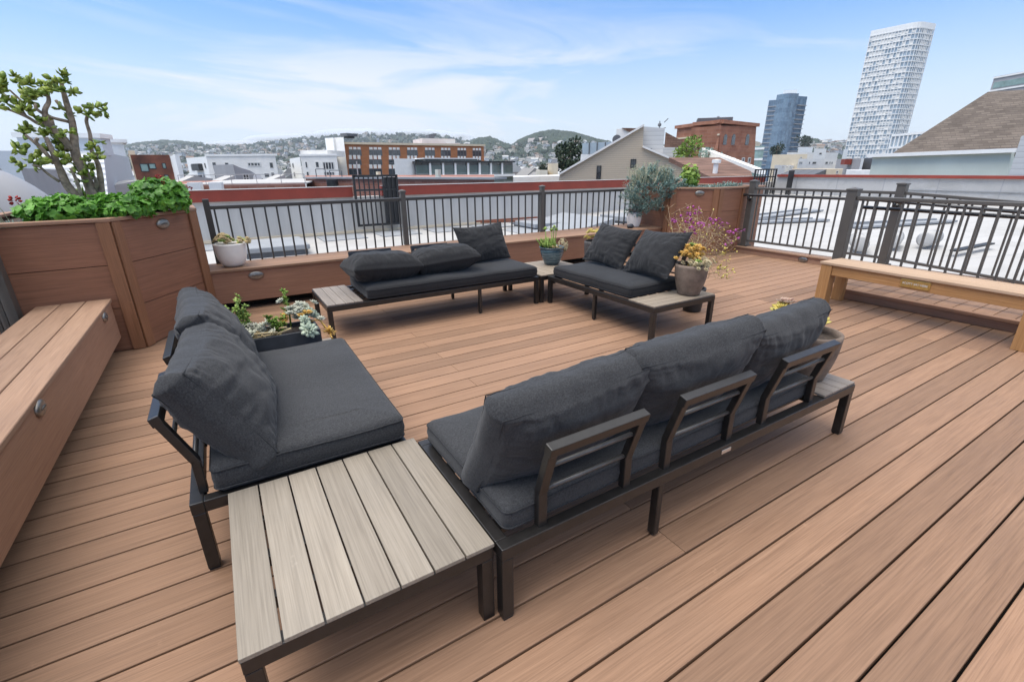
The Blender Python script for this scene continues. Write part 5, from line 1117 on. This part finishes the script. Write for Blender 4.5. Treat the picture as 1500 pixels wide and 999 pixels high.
# cream and white blocks in the gap
for lab,x0,y0,x1,y1,D,dep,mat,ws in (('cream box shaped building before the glass tower',1132,227,1183,226,150,12,'cream',[(1172.5,230,1175,232.5)]),
  ('white stepped rooftop block right of the glass tower',1170,215.5,1191,216,210,12,'white',[]),('white rooftop block with a hooded opening',1193,218,1211,218,170,10,'white',[(1200,224,1204,227)]),
  ('long white rooftop behind the cream buildings',1153,223.5,1228,224,175,10,'offwhite',[]),('pale flats with paired dark windows below the white tower',1170,233,1228,233,120,10,'offwhite',[(1171,237,1173,241),(1173.7,237,1175.5,241),(1185,237,1187,241),(1190,237,1196,241),(1209,237,1213,241),(1215,237,1217,241),(1218,237,1220,241)]),
  ('grey block with a red rooftop box',1226,233.5,1262,232,115,10,'grey',[]),('off white low flats with small openings behind the right wall',1135,242,1165,242.5,95,10,'offwhite',[(1146,244,1148,246),(1152,244,1154,246),(1157,244,1159,246)]),
  ('pale low building with dark awnings',1160,247.5,1235,248,90,8,'cream',[(1168,252,1173,254),(1184,252,1189,254),(1199,252,1205,254),(1226,250,1229,255)]),('white low roof beside the pale green wall',1240,249.5,1300,250,60,6,'white',[]),
  ('tan and white block at the foot of the white tower',1247,232.5,1262,232,130,8,'cream',[]),('tall white slab beside the tan block',1259,232,1267,232,128,8,'white',[]),('dark slate block next to the pale green wall',1266,232,1284,231,110,8,'darkgrey',[]),
  ('white tapered block at the left foot of the white tower',1236,219,1243,219,210,8,'white',[]),('blue glass building with white bands left of the glass tower',1098,215,1120,214,170,10,'winteal',[]),
  ('cream gabled block beside the red brick building',1103,206,1114,209,200,10,'cream',[])):
    b=cbox('city_block',lab,x0,y0,x1,y1,D,dep,mat)
    for r_ in ws: b.win(*r_,fw=.08)
    if 'awnings' in lab:
        for xa,xb in((1161,1181),(1182,1197),(1198,1211)): s0,z_=b.hit(xa,248.5);s1,_=b.hit(xb,248.5); m=MB(); m.extr([(s0,-.02*b.sgn,z_),(s0,-1.6*b.sgn,z_-.7),(s0,-1.6*b.sgn,z_-.9),(s0,-.02*b.sgn,z_-.9)],(s1-s0,0,0)); m.build('awning',M['darkgrey'],b.root)
    if 'red rooftop' in lab: s0,z_=b.hit(1243,236);s1,_=b.hit(1249,236); b.box('red_box','redbeam',s0,s1,b.h-1,z_+.3,-1.2,-.1)
    if 'bands' in lab: [b.box('white_band','white',-.1,b.L+.1,b.h-1.0-3*i,b.h-.4-3*i,-.2,-.01) for i in range(6)]
# trees nearer
def leaf_tree(name,label,c,rx,rz,n,mat,trunk,lr):
    root=thing(name,label,'tree',(c.x,c.y,GZ)); zc2=c.z-GZ; mb=MB()
    m=MB(); m.tube([(0,0,0),(.1,0,zc2*.5),(0,.1,zc2-rz*.2),(.2,.1,zc2+rz*.5)],[.35,.28,.2,.06],8)
    for i in range(6): a=rnd.uniform(0,6.3); m.tube([(0,0,zc2-rz*.4),(math.cos(a)*rx*.6,math.sin(a)*rx*.6,zc2+rnd.uniform(-.2,.5)*rz)],[.12,.04],5)
    m.build('trunk',M[trunk],root,smooth=True)
    lob=[(Vector((rnd.gauss(0,.45)*rx,rnd.gauss(0,.45)*rx,zc2+rnd.uniform(-.7,.75)*rz)),rnd.uniform(.28,.5)*rx) for _ in range(13)]
    for i in range(n):
        l,r_=rnd.choice(lob); d=Vector((rnd.gauss(0,1),rnd.gauss(0,1),rnd.gauss(0,1))).normalized(); p=l+d*r_*rnd.uniform(.6,1.05); petal(mb,p,d+Vector((rnd.gauss(0,.5),rnd.gauss(0,.5),rnd.gauss(0,.5))),d,lr,lr*.7,lr*.1)
    mb.build('crown',M[mat],root); return root
M['cypress']=leafmat('dark_cypress',(.012,.028,.014),(.04,.068,.028),.7); M['fartree']=leafmat('far_foliage',(.016,.032,.026),(.045,.070,.045),.8)
leaf_tree('cypress_tree','dark broad cypress tree behind the tan gable',at(834,239,75),2.4,3.2,2600,'cypress','bark',.42)
leaf_tree('street_tree','small round dark tree left of the big cypress',at(796,245.5,110),1.25,1.1,500,'cypress','bark',.3)
leaf_tree('roof_garden_tree','green bushy tree among the brown roofs',at(1010,219,45),1.1,.85,900,'lime','bark',.18)
leaf_tree('roof_garden_tree','low grey green bush before the white sloping parapet',at(1040,227,39),.75,.35,400,'bluegreen','bark',.13)
leaf_tree('street_tree','dark bare looking tree in front of the glass tower',at(1139,219,190),2.2,1.8,400,'fartree','bark',.6)
leaf_tree('street_tree','dark flat topped tree right of the glass tower',at(1178,208,380),5.5,2.6,500,'fartree','bark',1.0)
# ---------------------------------------------------------------- ground, hills, houses
t=NT('city_ground'); n=t.noise(t.coord((.02,.02,.02)),1.0,6,.7); M['ground']=t.fin(t.ramp(n,[(.3,(.10,.10,.095)),(.7,(.22,.215,.20))]),.9)
m=MB(); m.add([(-9000,-3000,GZ-.02),(12000,-3000,GZ-.02),(12000,12000,GZ-.02),(-9000,12000,GZ-.02)],[(0,1,2,3)]); tag(m.build('ground',M['ground']),kind='structure')
def interp(tab,x):
    if x<=tab[0][0]: return tab[0][1]
    for (a,b_),(c,d) in zip(tab,tab[1:]):
        if x<=c: return b_+(d-b_)*(x-a)/(c-a)
    return tab[-1][1]
L1=[(60,228),(150,225),(186,221),(215,216.5),(245,213.5),(265,214),(290,216),(320,216.5),(345,216),(370,213.5),(395,211),(440,206),(500,201),(560,198),(640,200),(690,208),(720,212),(760,221),(800,227),(1400,227)]
L2=[(150,232),(560,228),(640,224),(690,216),(705,210),(716,209),(728,212.5),(742,219),(752,218.5),(765,211),(776,206),(790,202),(808,199.5),(818,200),(838,202),(858,207),(878,213),(905,215),(960,218),(1120,218),(1165,214),(1180,212),(1205,213.5),(1235,216),(1300,221),(1420,226)]
def smooth(x): x=max(0,min(1,x)); return x*x*(3-2*x)
def ridge(px,r,tab,R0,Rr,dy=0):
    D=Rr; zt=at(px,interp(tab,px)+dy,D).z; h=zt-GZ
    f=smooth((r-R0)/(Rr-R0)) if r<Rr else smooth(1-(r-Rr)/(Rr*.7))
    return h*f
def terrain(px,r):
    z=max(ridge(px,r,L1,900,2600),ridge(px,r,L2,450,1500))
    return GZ+z+ (3.0*noise.noise(Vector((px*.05,r*.006,0)))+1.2*noise.noise(Vector((px*.22,r*.02,4))))*smooth((r-500)/900)*min(1,z/25)
def polar(px,r):
    d=ray(px,235); q=r/math.hypot(d.x,d.y); return Vector((d.x*q,d.y*q,terrain(px,r)))
rs_=[420+i*45 for i in range(30)]+[1770+i*60 for i in range(24)]; pxs=[60+i*5.5 for i in range(252)]
m=MB(); vs=[polar(p,r) for r in rs_ for p in pxs]; n=len(pxs); m.add(vs,[(i*n+j,i*n+j+1,(i+1)*n+j+1,(i+1)*n+j) for i in range(len(rs_)-1) for j in range(n-1)])
t=NT('hillside'); n1=t.noise(t.coord((.012,.012,.02)),1.0,6,.7); n2=t.noise(t.coord((.05,.05,.05)),1.0,3,.6)
M['hill']=t.fin(t.mix(.5,t.ramp(n1,[(.35,(.035,.05,.035)),(.65,(.11,.11,.085))]),t.ramp(n2,[(.4,(.03,.045,.03)),(.7,(.15,.14,.12))])),.95,spec=.1); tag(m.build('hills',M['hill'],smooth=True),kind='structure')
# woods as one mass
mb=MB(); cnt=0
ICO=None
def blob(mb,p,r_):
    seg=6; vs=[(p.x,p.y,p.z+r_*1.1)]; 
    for zz,q in((.55,.8),(-.1,1.0),(-.7,.6)):
        for k_ in range(seg): a=2*pi*(k_+.5*(zz>0))/seg; j=rnd.uniform(.7,1.25); vs.append((p.x+math.cos(a)*r_*q*j,p.y+math.sin(a)*r_*q*j,p.z+zz*r_*j))
    fs=[(0,1+k_,1+(k_+1)%seg) for k_ in range(seg)]
    for a in range(2):
        for k_ in range(seg): fs.append((1+a*seg+k_,1+(a+1)*seg+k_,1+(a+1)*seg+(k_+1)%seg,1+a*seg+(k_+1)%seg))
    mb.add(vs,fs)
for i in range(15000):
    px=rnd.uniform(120,1330); u=rnd.random()
    far=rnd.random()<.5 and px<760
    r=rnd.uniform(1500,2650) if far else rnd.uniform(650,1560)
    wooded=(752<px<885 and r>1310) or (694<px<745 and r>1150) or (190<px<300 and r>2200) or (1165<px<1190 and r>1300)
    dens=noise.noise(Vector((px*.035,r*.004,2.0)))
    if not wooded and dens<-.05 and rnd.random()>.4: continue
    reps=7 if wooded else 1
    for _ in range(reps):
        p=polar(px+rnd.uniform(-3,3)*(reps>1),r+rnd.uniform(-40,40)*(reps>1)); s_=rnd.uniform(3.0,7.0)*(1.35 if wooded else 1)*(1.2 if far else .85); blob(mb,p+Vector((0,0,s_*.5)),s_)
for i in range(5200):
    px=rnd.uniform(750,890) if i<4300 else rnd.uniform(690,748); r=rnd.uniform(900,1560); p=polar(px,r)
    if proj(p)[1]<(214 if px>749 else 221) and not(768<px<805 and r<1215): blob(mb,p+Vector((0,0,3)),rnd.uniform(4.5,8.5))
for i in range(900):
    px=rnd.uniform(100,1300); r=rnd.uniform(130,640); p=polar(px,r); blob(mb,p+Vector((0,0,3.5)),rnd.uniform(1.5,3.2))
tag(mb.build('hillside_woods',M['fartree']),'dark scattered woods covering the far hills','woods',kind='stuff')
# houses
PAL=[(.62,.60,.56),(.55,.52,.46),(.66,.62,.52),(.50,.53,.56),(.60,.50,.42),(.68,.68,.67),(.40,.42,.46),(.58,.47,.38),(.62,.55,.50),(.47,.49,.44),(.70,.66,.6),(.34,.32,.32)]
NAMES=['white','buff','cream','pale blue','peach','bright white','slate blue','tan','pinkish','sage','ivory','dark grey']
hm=[]
for i,c_ in enumerate(PAL):
    M['h%d'%i]=plain('house_paint',c_,.8,var=.05,scale=.2)
ROOFS=[plain('grey_house_roof',(.24,.23,.22),.9),plain('brown_house_roof',(.22,.15,.11),.9),plain('light_house_roof',(.42,.42,.41),.9)]
def house_geo(m,w,d,h,gable,org=(0,0,0),base=0,ca=1,sa=0):
    def T_(x,y,z): return (org[0]+x*ca-y*sa,org[1]+x*sa+y*ca,org[2]+z)
    def bx(x0,x1,y0,y1,z0,z1): m.add([T_(*p) for p in[(x0,y0,z0),(x1,y0,z0),(x1,y1,z0),(x0,y1,z0),(x0,y0,z1),(x1,y0,z1),(x1,y1,z1),(x0,y1,z1)]],[(3,2,1,0),(4,5,6,7),(0,1,5,4),(1,2,6,5),(2,3,7,6),(3,0,4,7)])
    m.mi=base; bx(-w/2,w/2,-d/2,d/2,-8,h)
    m.mi=base+1
    if gable: m.add([T_(*p) for p in[(-w/2-.3,-d/2-.4,h),(w/2+.3,-d/2-.4,h),(0,-d/2-.4,h+w*.3),(-w/2-.3,d/2+.4,h),(w/2+.3,d/2+.4,h),(0,d/2+.4,h+w*.3)]],[(0,1,2),(5,4,3),(0,2,5,3),(2,1,4,5)])
    else: bx(-w/2-.15,w/2+.15,-d/2-.15,d/2+.15,h,h+.35)
    m.mi=base+2; nw=max(2,int(w/2.6))
    for f in range(int(h/3)):
        for k_ in range(nw): x=-w/2+w*(k_+.5)/nw; bx(x-.5,x+.5,-d/2-.05,-d/2,1.0+3*f,2.5+3*f)
meshes=[]
for i in range(12):
    for gable in (0,1):
        m=MB(); w=rnd.uniform(6,9); house_geo(m,w,rnd.uniform(9,13),rnd.choice([6,7,9,9.5]),gable); o=m.build('hillside_house',[M['h%d'%i],ROOFS[rnd.randrange(3)],M['win']]); meshes.append((o.data,i)); bpy.data.objects.remove(o)
zones=[(186,235,212,222,.08),(255,480,211,231,.33),(505,700,198,206,.06),(700,882,213,262,.42),(1183,1238,214,224,.06),(405,480,203,216,.05)]
placed=0; tries=0; occ=[]
def hitterrain(px,py):
    r=430
    while r<2600:
        p=polar(px,r); z=at(px,py,r).z
        if p.z>=z: return r
        r+=14
    return None
while placed<290 and tries<4000:
    tries+=1; zz=rnd.choices(zones,[q[4] for q in zones])[0]; px=rnd.uniform(zz[0],zz[1]); py=rnd.uniform(zz[2],zz[3]); r=hitterrain(px,py)
    if r is None: continue
    if (752<px<885 and r>1340) or (694<px<745 and r>1200): continue
    p=polar(px,r)
    if any((p-q).length<9 for q in occ) or (752<px<885 and py<214): continue
    occ.append(p); me,i=rnd.choice(meshes); o=bpy.data.objects.new('hillside_house',me); COL.objects.link(o); o.location=p; o.rotation_euler=(0,0,math.atan2(p.y,p.x)-pi/2+rnd.choice([0,.5,-.5,pi/2,.2])); s_=1.0 if r<1500 else 1.25; o.scale=(s_,s_,s_)
    tag(o,'small %s house among trees on the far hillside'%NAMES[i],'house','small %s houses on the far hillsides'%NAMES[i]); placed+=1
m=MB(); k_=0
while k_<2000:
    px=rnd.uniform(110,1330); r=rnd.choice([rnd.uniform(500,1500),rnd.uniform(500,1500),rnd.uniform(1400,2550)])
    if (750<px<888 and r>1330) or (692<px<747 and r>1180): k_+=1; continue
    p=polar(px,r); yy_=proj(p)[1]; k_+=0
    if (750<px<890 and yy_<214) or (690<px<748 and yy_<222) or (300<px<690 and yy_<interp(L1,px)+7): k_+=1; continue
    a=math.atan2(p.y,p.x)-pi/2+rnd.choice([0,.5,-.5,pi/2,.2]); i=rnd.randrange(12); house_geo(m,rnd.uniform(6,10),rnd.uniform(8,13),rnd.choice([6,7,9,9.5,11]),rnd.random()<.5,p,i*3,math.cos(a),math.sin(a)); k_+=1
mats=[]
for i in range(12): mats+=[M['h%d'%i],ROOFS[i%3],M['win']]
tag(m.build('hillside_houses',mats),'countless tiny pale houses spread over the far hills','houses',kind='stuff')
m=MB(); k_=0
for k_ in range(240):
    px=rnd.uniform(700,905) if k_<120 else rnd.uniform(190,490); r=rnd.uniform(140,480); p=polar(px,r); i=rnd.randrange(12)
    q=Vector(p); me,ii=meshes[rnd.randrange(24)]; o=bpy.data.objects.new('town_house',me); COL.objects.link(o); o.location=q; o.rotation_euler=(0,0,math.atan2(p.y,p.x)-pi/2+rnd.choice([0,.5,-.5,.2])); s_=rnd.uniform(.9,1.25); o.scale=(s_,s_,s_*rnd.uniform(.9,1.5)); tag(o,'small %s town house in the flat quarter below the hills'%NAMES[ii],'house','%s town houses below the hills'%NAMES[ii])
b=cbox('hill_block','long pinkish apartment block under the dark hilltop trees',773,205,800,203,1180,14,'h8'); b.box('upper_part','h8',b.L*.0,b.L,b.h,b.h+3,1,12)
# long low white roofs just beyond the parapet
b=cbox('white_low_roof','long white low roof beyond the parapet right of the glass building',752,259.5,822,257.5,40,6,'white','building'); 
b=cbox('cream_block','tall cream block left of the dark cypress',802.5,240.5,817.5,239,85,8,'cream'); b=cbox('cream_block','small yellow cream building below the hillside',785,249.5,802,250,95,8,'h2')
# ---------------------------------------------------------------- haze and fog
hz=bpy.data.materials.new('haze'); hz.use_nodes=True; nt=hz.node_tree; nt.nodes.remove(nt.nodes['Principled BSDF'])
v=nt.nodes.new('ShaderNodeVolumePrincipled'); v.inputs['Color'].default_value=(.80,.87,.96,1); v.inputs['Density'].default_value=.00013; v.inputs['Anisotropy'].default_value=.2
nt.links.new(v.outputs[0],nt.nodes['Material Output'].inputs['Volume'])
m=MB(); m.box(-5200,8200,-2600,8200,GZ-1.2,262); o=m.build('haze',hz); tag(o,'thin pale haze over the whole city','haze',kind='stuff')
fg=bpy.data.materials.new('fog'); fg.use_nodes=True; nt=fg.node_tree; nt.nodes.remove(nt.nodes['Principled BSDF'])
v=nt.nodes.new('ShaderNodeVolumePrincipled'); v.inputs['Color'].default_value=(.9,.93,.97,1); v.inputs['Density'].default_value=.035
nt.links.new(v.outputs[0],nt.nodes['Material Output'].inputs['Volume'])
m=MB()
for i in range(30):
    px=345+355*(i+rnd.random())/30; r_=rnd.uniform(2300,2500); f_=math.sin(pi*min(1,max(0,(px-330)/385))); c=at(px,interp(L1,px)+rnd.uniform(-3,4),r_); m.ball(c,(rnd.uniform(70,170),rnd.uniform(90,160),rnd.uniform(9,16)+20*f_*rnd.random()),18,10)
tag(m.build('fog_bank',fg,smooth=True),'low grey fog lying along the top of the far hill','fog',kind='stuff')
# ---------------------------------------------------------------- sky, sun, camera
SUN_EL=R(69); SUN_AZ=R(172)   # azimuth measured counter-clockwise from +x
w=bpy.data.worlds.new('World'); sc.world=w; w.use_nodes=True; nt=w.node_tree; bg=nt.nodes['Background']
sky=nt.nodes.new('ShaderNodeTexSky'); sky.sky_type='NISHITA'; sky.sun_disc=False; sky.sun_elevation=SUN_EL; sky.sun_rotation=pi/2-SUN_AZ; sky.air_density=1.0; sky.dust_density=1.2; sky.ozone_density=1.6; sky.altitude=50
def N(t,**k):
    o=nt.nodes.new(t)
    for a,b in k.items(): setattr(o,a,b)
    return o
tc=N('ShaderNodeTexCoord'); sp=N('ShaderNodeSeparateXYZ'); nt.links.new(tc.outputs['Generated'],sp.inputs[0])
mz=N('ShaderNodeMath',operation='MAXIMUM'); mz.inputs[1].default_value=.02; nt.links.new(sp.outputs['Z'],mz.inputs[0])
az=N('ShaderNodeMath',operation='ADD'); az.inputs[1].default_value=.10; nt.links.new(mz.outputs[0],az.inputs[0])
dx=N('ShaderNodeMath',operation='DIVIDE'); dy=N('ShaderNodeMath',operation='DIVIDE')
nt.links.new(sp.outputs['X'],dx.inputs[0]);nt.links.new(az.outputs[0],dx.inputs[1]);nt.links.new(sp.outputs['Y'],dy.inputs[0]);nt.links.new(az.outputs[0],dy.inputs[1])
cb=N('ShaderNodeCombineXYZ'); nt.links.new(dx.outputs[0],cb.inputs[0]); nt.links.new(dy.outputs[0],cb.inputs[1])
def dotv(v):
    o=N('ShaderNodeVectorMath',operation='DOT_PRODUCT'); o.inputs[1].default_value=v; nt.links.new(tc.outputs['Generated'],o.inputs[0]); return o.outputs['Value']
side=dotv((.853,-.522,0)); up=dotv((.085*.853,-.085*.522,1.0))
cb2=N('ShaderNodeCombineXYZ'); nt.links.new(side,cb2.inputs[0]); nt.links.new(up,cb2.inputs[1])
mp=N('ShaderNodeMapping'); mp.inputs['Scale'].default_value=(1.5,8.5,1); mp.inputs['Location'].default_value=(4.1,-.30,0); nt.links.new(cb2.outputs[0],mp.inputs[0])
n1=N('ShaderNodeTexNoise'); n1.inputs['Scale'].default_value=1.5; n1.inputs['Detail'].default_value=9; n1.inputs['Roughness'].default_value=.58; n1.inputs['Distortion'].default_value=.9; nt.links.new(mp.outputs[0],n1.inputs['Vector'])
cr=N('ShaderNodeValToRGB'); cr.color_ramp.elements[0].position=.47; cr.color_ramp.elements[0].color=(0,0,0,1); cr.color_ramp.elements[1].position=.78; cr.color_ramp.elements[1].color=(1,1,1,1); bz_=N('ShaderNodeMapRange'); bz_.inputs['From Min'].default_value=.78; bz_.inputs['From Max'].default_value=1.0; bz_.inputs['To Min'].default_value=-.02; bz_.inputs['To Max'].default_value=.21; nt.links.new(dotv((.27,.95,.13)),bz_.inputs['Value'])
ba=N('ShaderNodeMath',operation='ADD'); nt.links.new(n1.outputs['Fac'],ba.inputs[0]); nt.links.new(bz_.outputs[0],ba.inputs[1]); nt.links.new(ba.outputs[0],cr.inputs[0])
# veil towards the horizon
vr=N('ShaderNodeMapRange'); vr.inputs['From Min'].default_value=.02; vr.inputs['From Max'].default_value=.30; vr.inputs['To Min'].default_value=.80; vr.inputs['To Max'].default_value=.05; vr.interpolation_type='SMOOTHSTEP'; nt.links.new(sp.outputs['Z'],vr.inputs['Value'])
mx=N('ShaderNodeMath',operation='MAXIMUM'); ms=N('ShaderNodeMath',operation='MULTIPLY'); zt_=N('ShaderNodeMapRange'); zt_.inputs['From Min'].default_value=.15; zt_.inputs['From Max'].default_value=.26; zt_.inputs['To Min'].default_value=.9; zt_.inputs['To Max'].default_value=.30; nt.links.new(sp.outputs['Z'],zt_.inputs['Value']); nt.links.new(zt_.outputs[0],ms.inputs[1]); nt.links.new(cr.outputs['Color'],ms.inputs[0]); nt.links.new(ms.outputs[0],mx.inputs[0]); nt.links.new(vr.outputs[0],mx.inputs[1])
mc=N('ShaderNodeMix',data_type='RGBA'); cols=[i for i in mc.inputs if i.type=='RGBA']; nt.links.new(mx.outputs[0],mc.inputs[0]); tint=N('ShaderNodeMix',data_type='RGBA',blend_type='MULTIPLY'); tcs=[i for i in tint.inputs if i.type=='RGBA']; tint.inputs[0].default_value=1; nt.links.new(sky.outputs[0],tcs[0]); tcs[1].default_value=(.28,.60,.90,1)
nt.links.new([q for q in tint.outputs if q.type=='RGBA'][0],cols[0]); cols[1].default_value=(3.95,4.05,4.2,1)
# white brightening overhead, out of view, added to light the deck
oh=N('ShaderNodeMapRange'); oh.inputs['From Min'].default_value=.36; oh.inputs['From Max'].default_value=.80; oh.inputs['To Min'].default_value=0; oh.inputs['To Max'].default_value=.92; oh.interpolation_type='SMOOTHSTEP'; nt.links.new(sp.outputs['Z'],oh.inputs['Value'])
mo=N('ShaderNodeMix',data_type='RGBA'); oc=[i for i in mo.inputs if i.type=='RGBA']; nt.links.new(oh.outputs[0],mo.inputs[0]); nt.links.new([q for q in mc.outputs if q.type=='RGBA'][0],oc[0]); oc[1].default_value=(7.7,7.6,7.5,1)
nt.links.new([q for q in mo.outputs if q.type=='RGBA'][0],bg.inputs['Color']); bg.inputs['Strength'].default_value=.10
sl=bpy.data.lights.new('sun','SUN'); sl.energy=1.35; sl.angle=R(42); sl.color=(1,.955,.90); so=bpy.data.objects.new('sun',sl); COL.objects.link(so)
sd_=Vector((math.cos(SUN_AZ)*math.cos(SUN_EL),math.sin(SUN_AZ)*math.cos(SUN_EL),math.sin(SUN_EL))); so.rotation_euler=sd_.to_track_quat('Z','Y').to_euler()
cam=bpy.data.cameras.new('camera'); co=bpy.data.objects.new('camera',cam); COL.objects.link(co); sc.camera=co
cam.sensor_width=36; cam.sensor_fit='HORIZONTAL'; cam.lens=36*F/1500; cam.clip_start=.05; cam.clip_end=20000
rx=Vector(CR);uy=-Vector(CD);bz=-Vector(CF)
co.matrix_world=Matrix(((rx.x,uy.x,bz.x,0),(rx.y,uy.y,bz.y,0),(rx.z,uy.z,bz.z,H),(0,0,0,1)))
vs_=sc.view_settings; sc.display_settings.display_device='sRGB'; vs_.view_transform='Standard'; vs_.look='None'; vs_.gamma=1; vs_.exposure=1.27; vs_.use_curve_mapping=False
sc.cycles.use_denoising=True; sc.cycles.max_bounces=8; sc.cycles.diffuse_bounces=4; sc.cycles.glossy_bounces=3; sc.cycles.transmission_bounces=3; sc.cycles.volume_bounces=2; sc.cycles.transparent_max_bounces=8
sc.cycles.sample_clamp_indirect=6
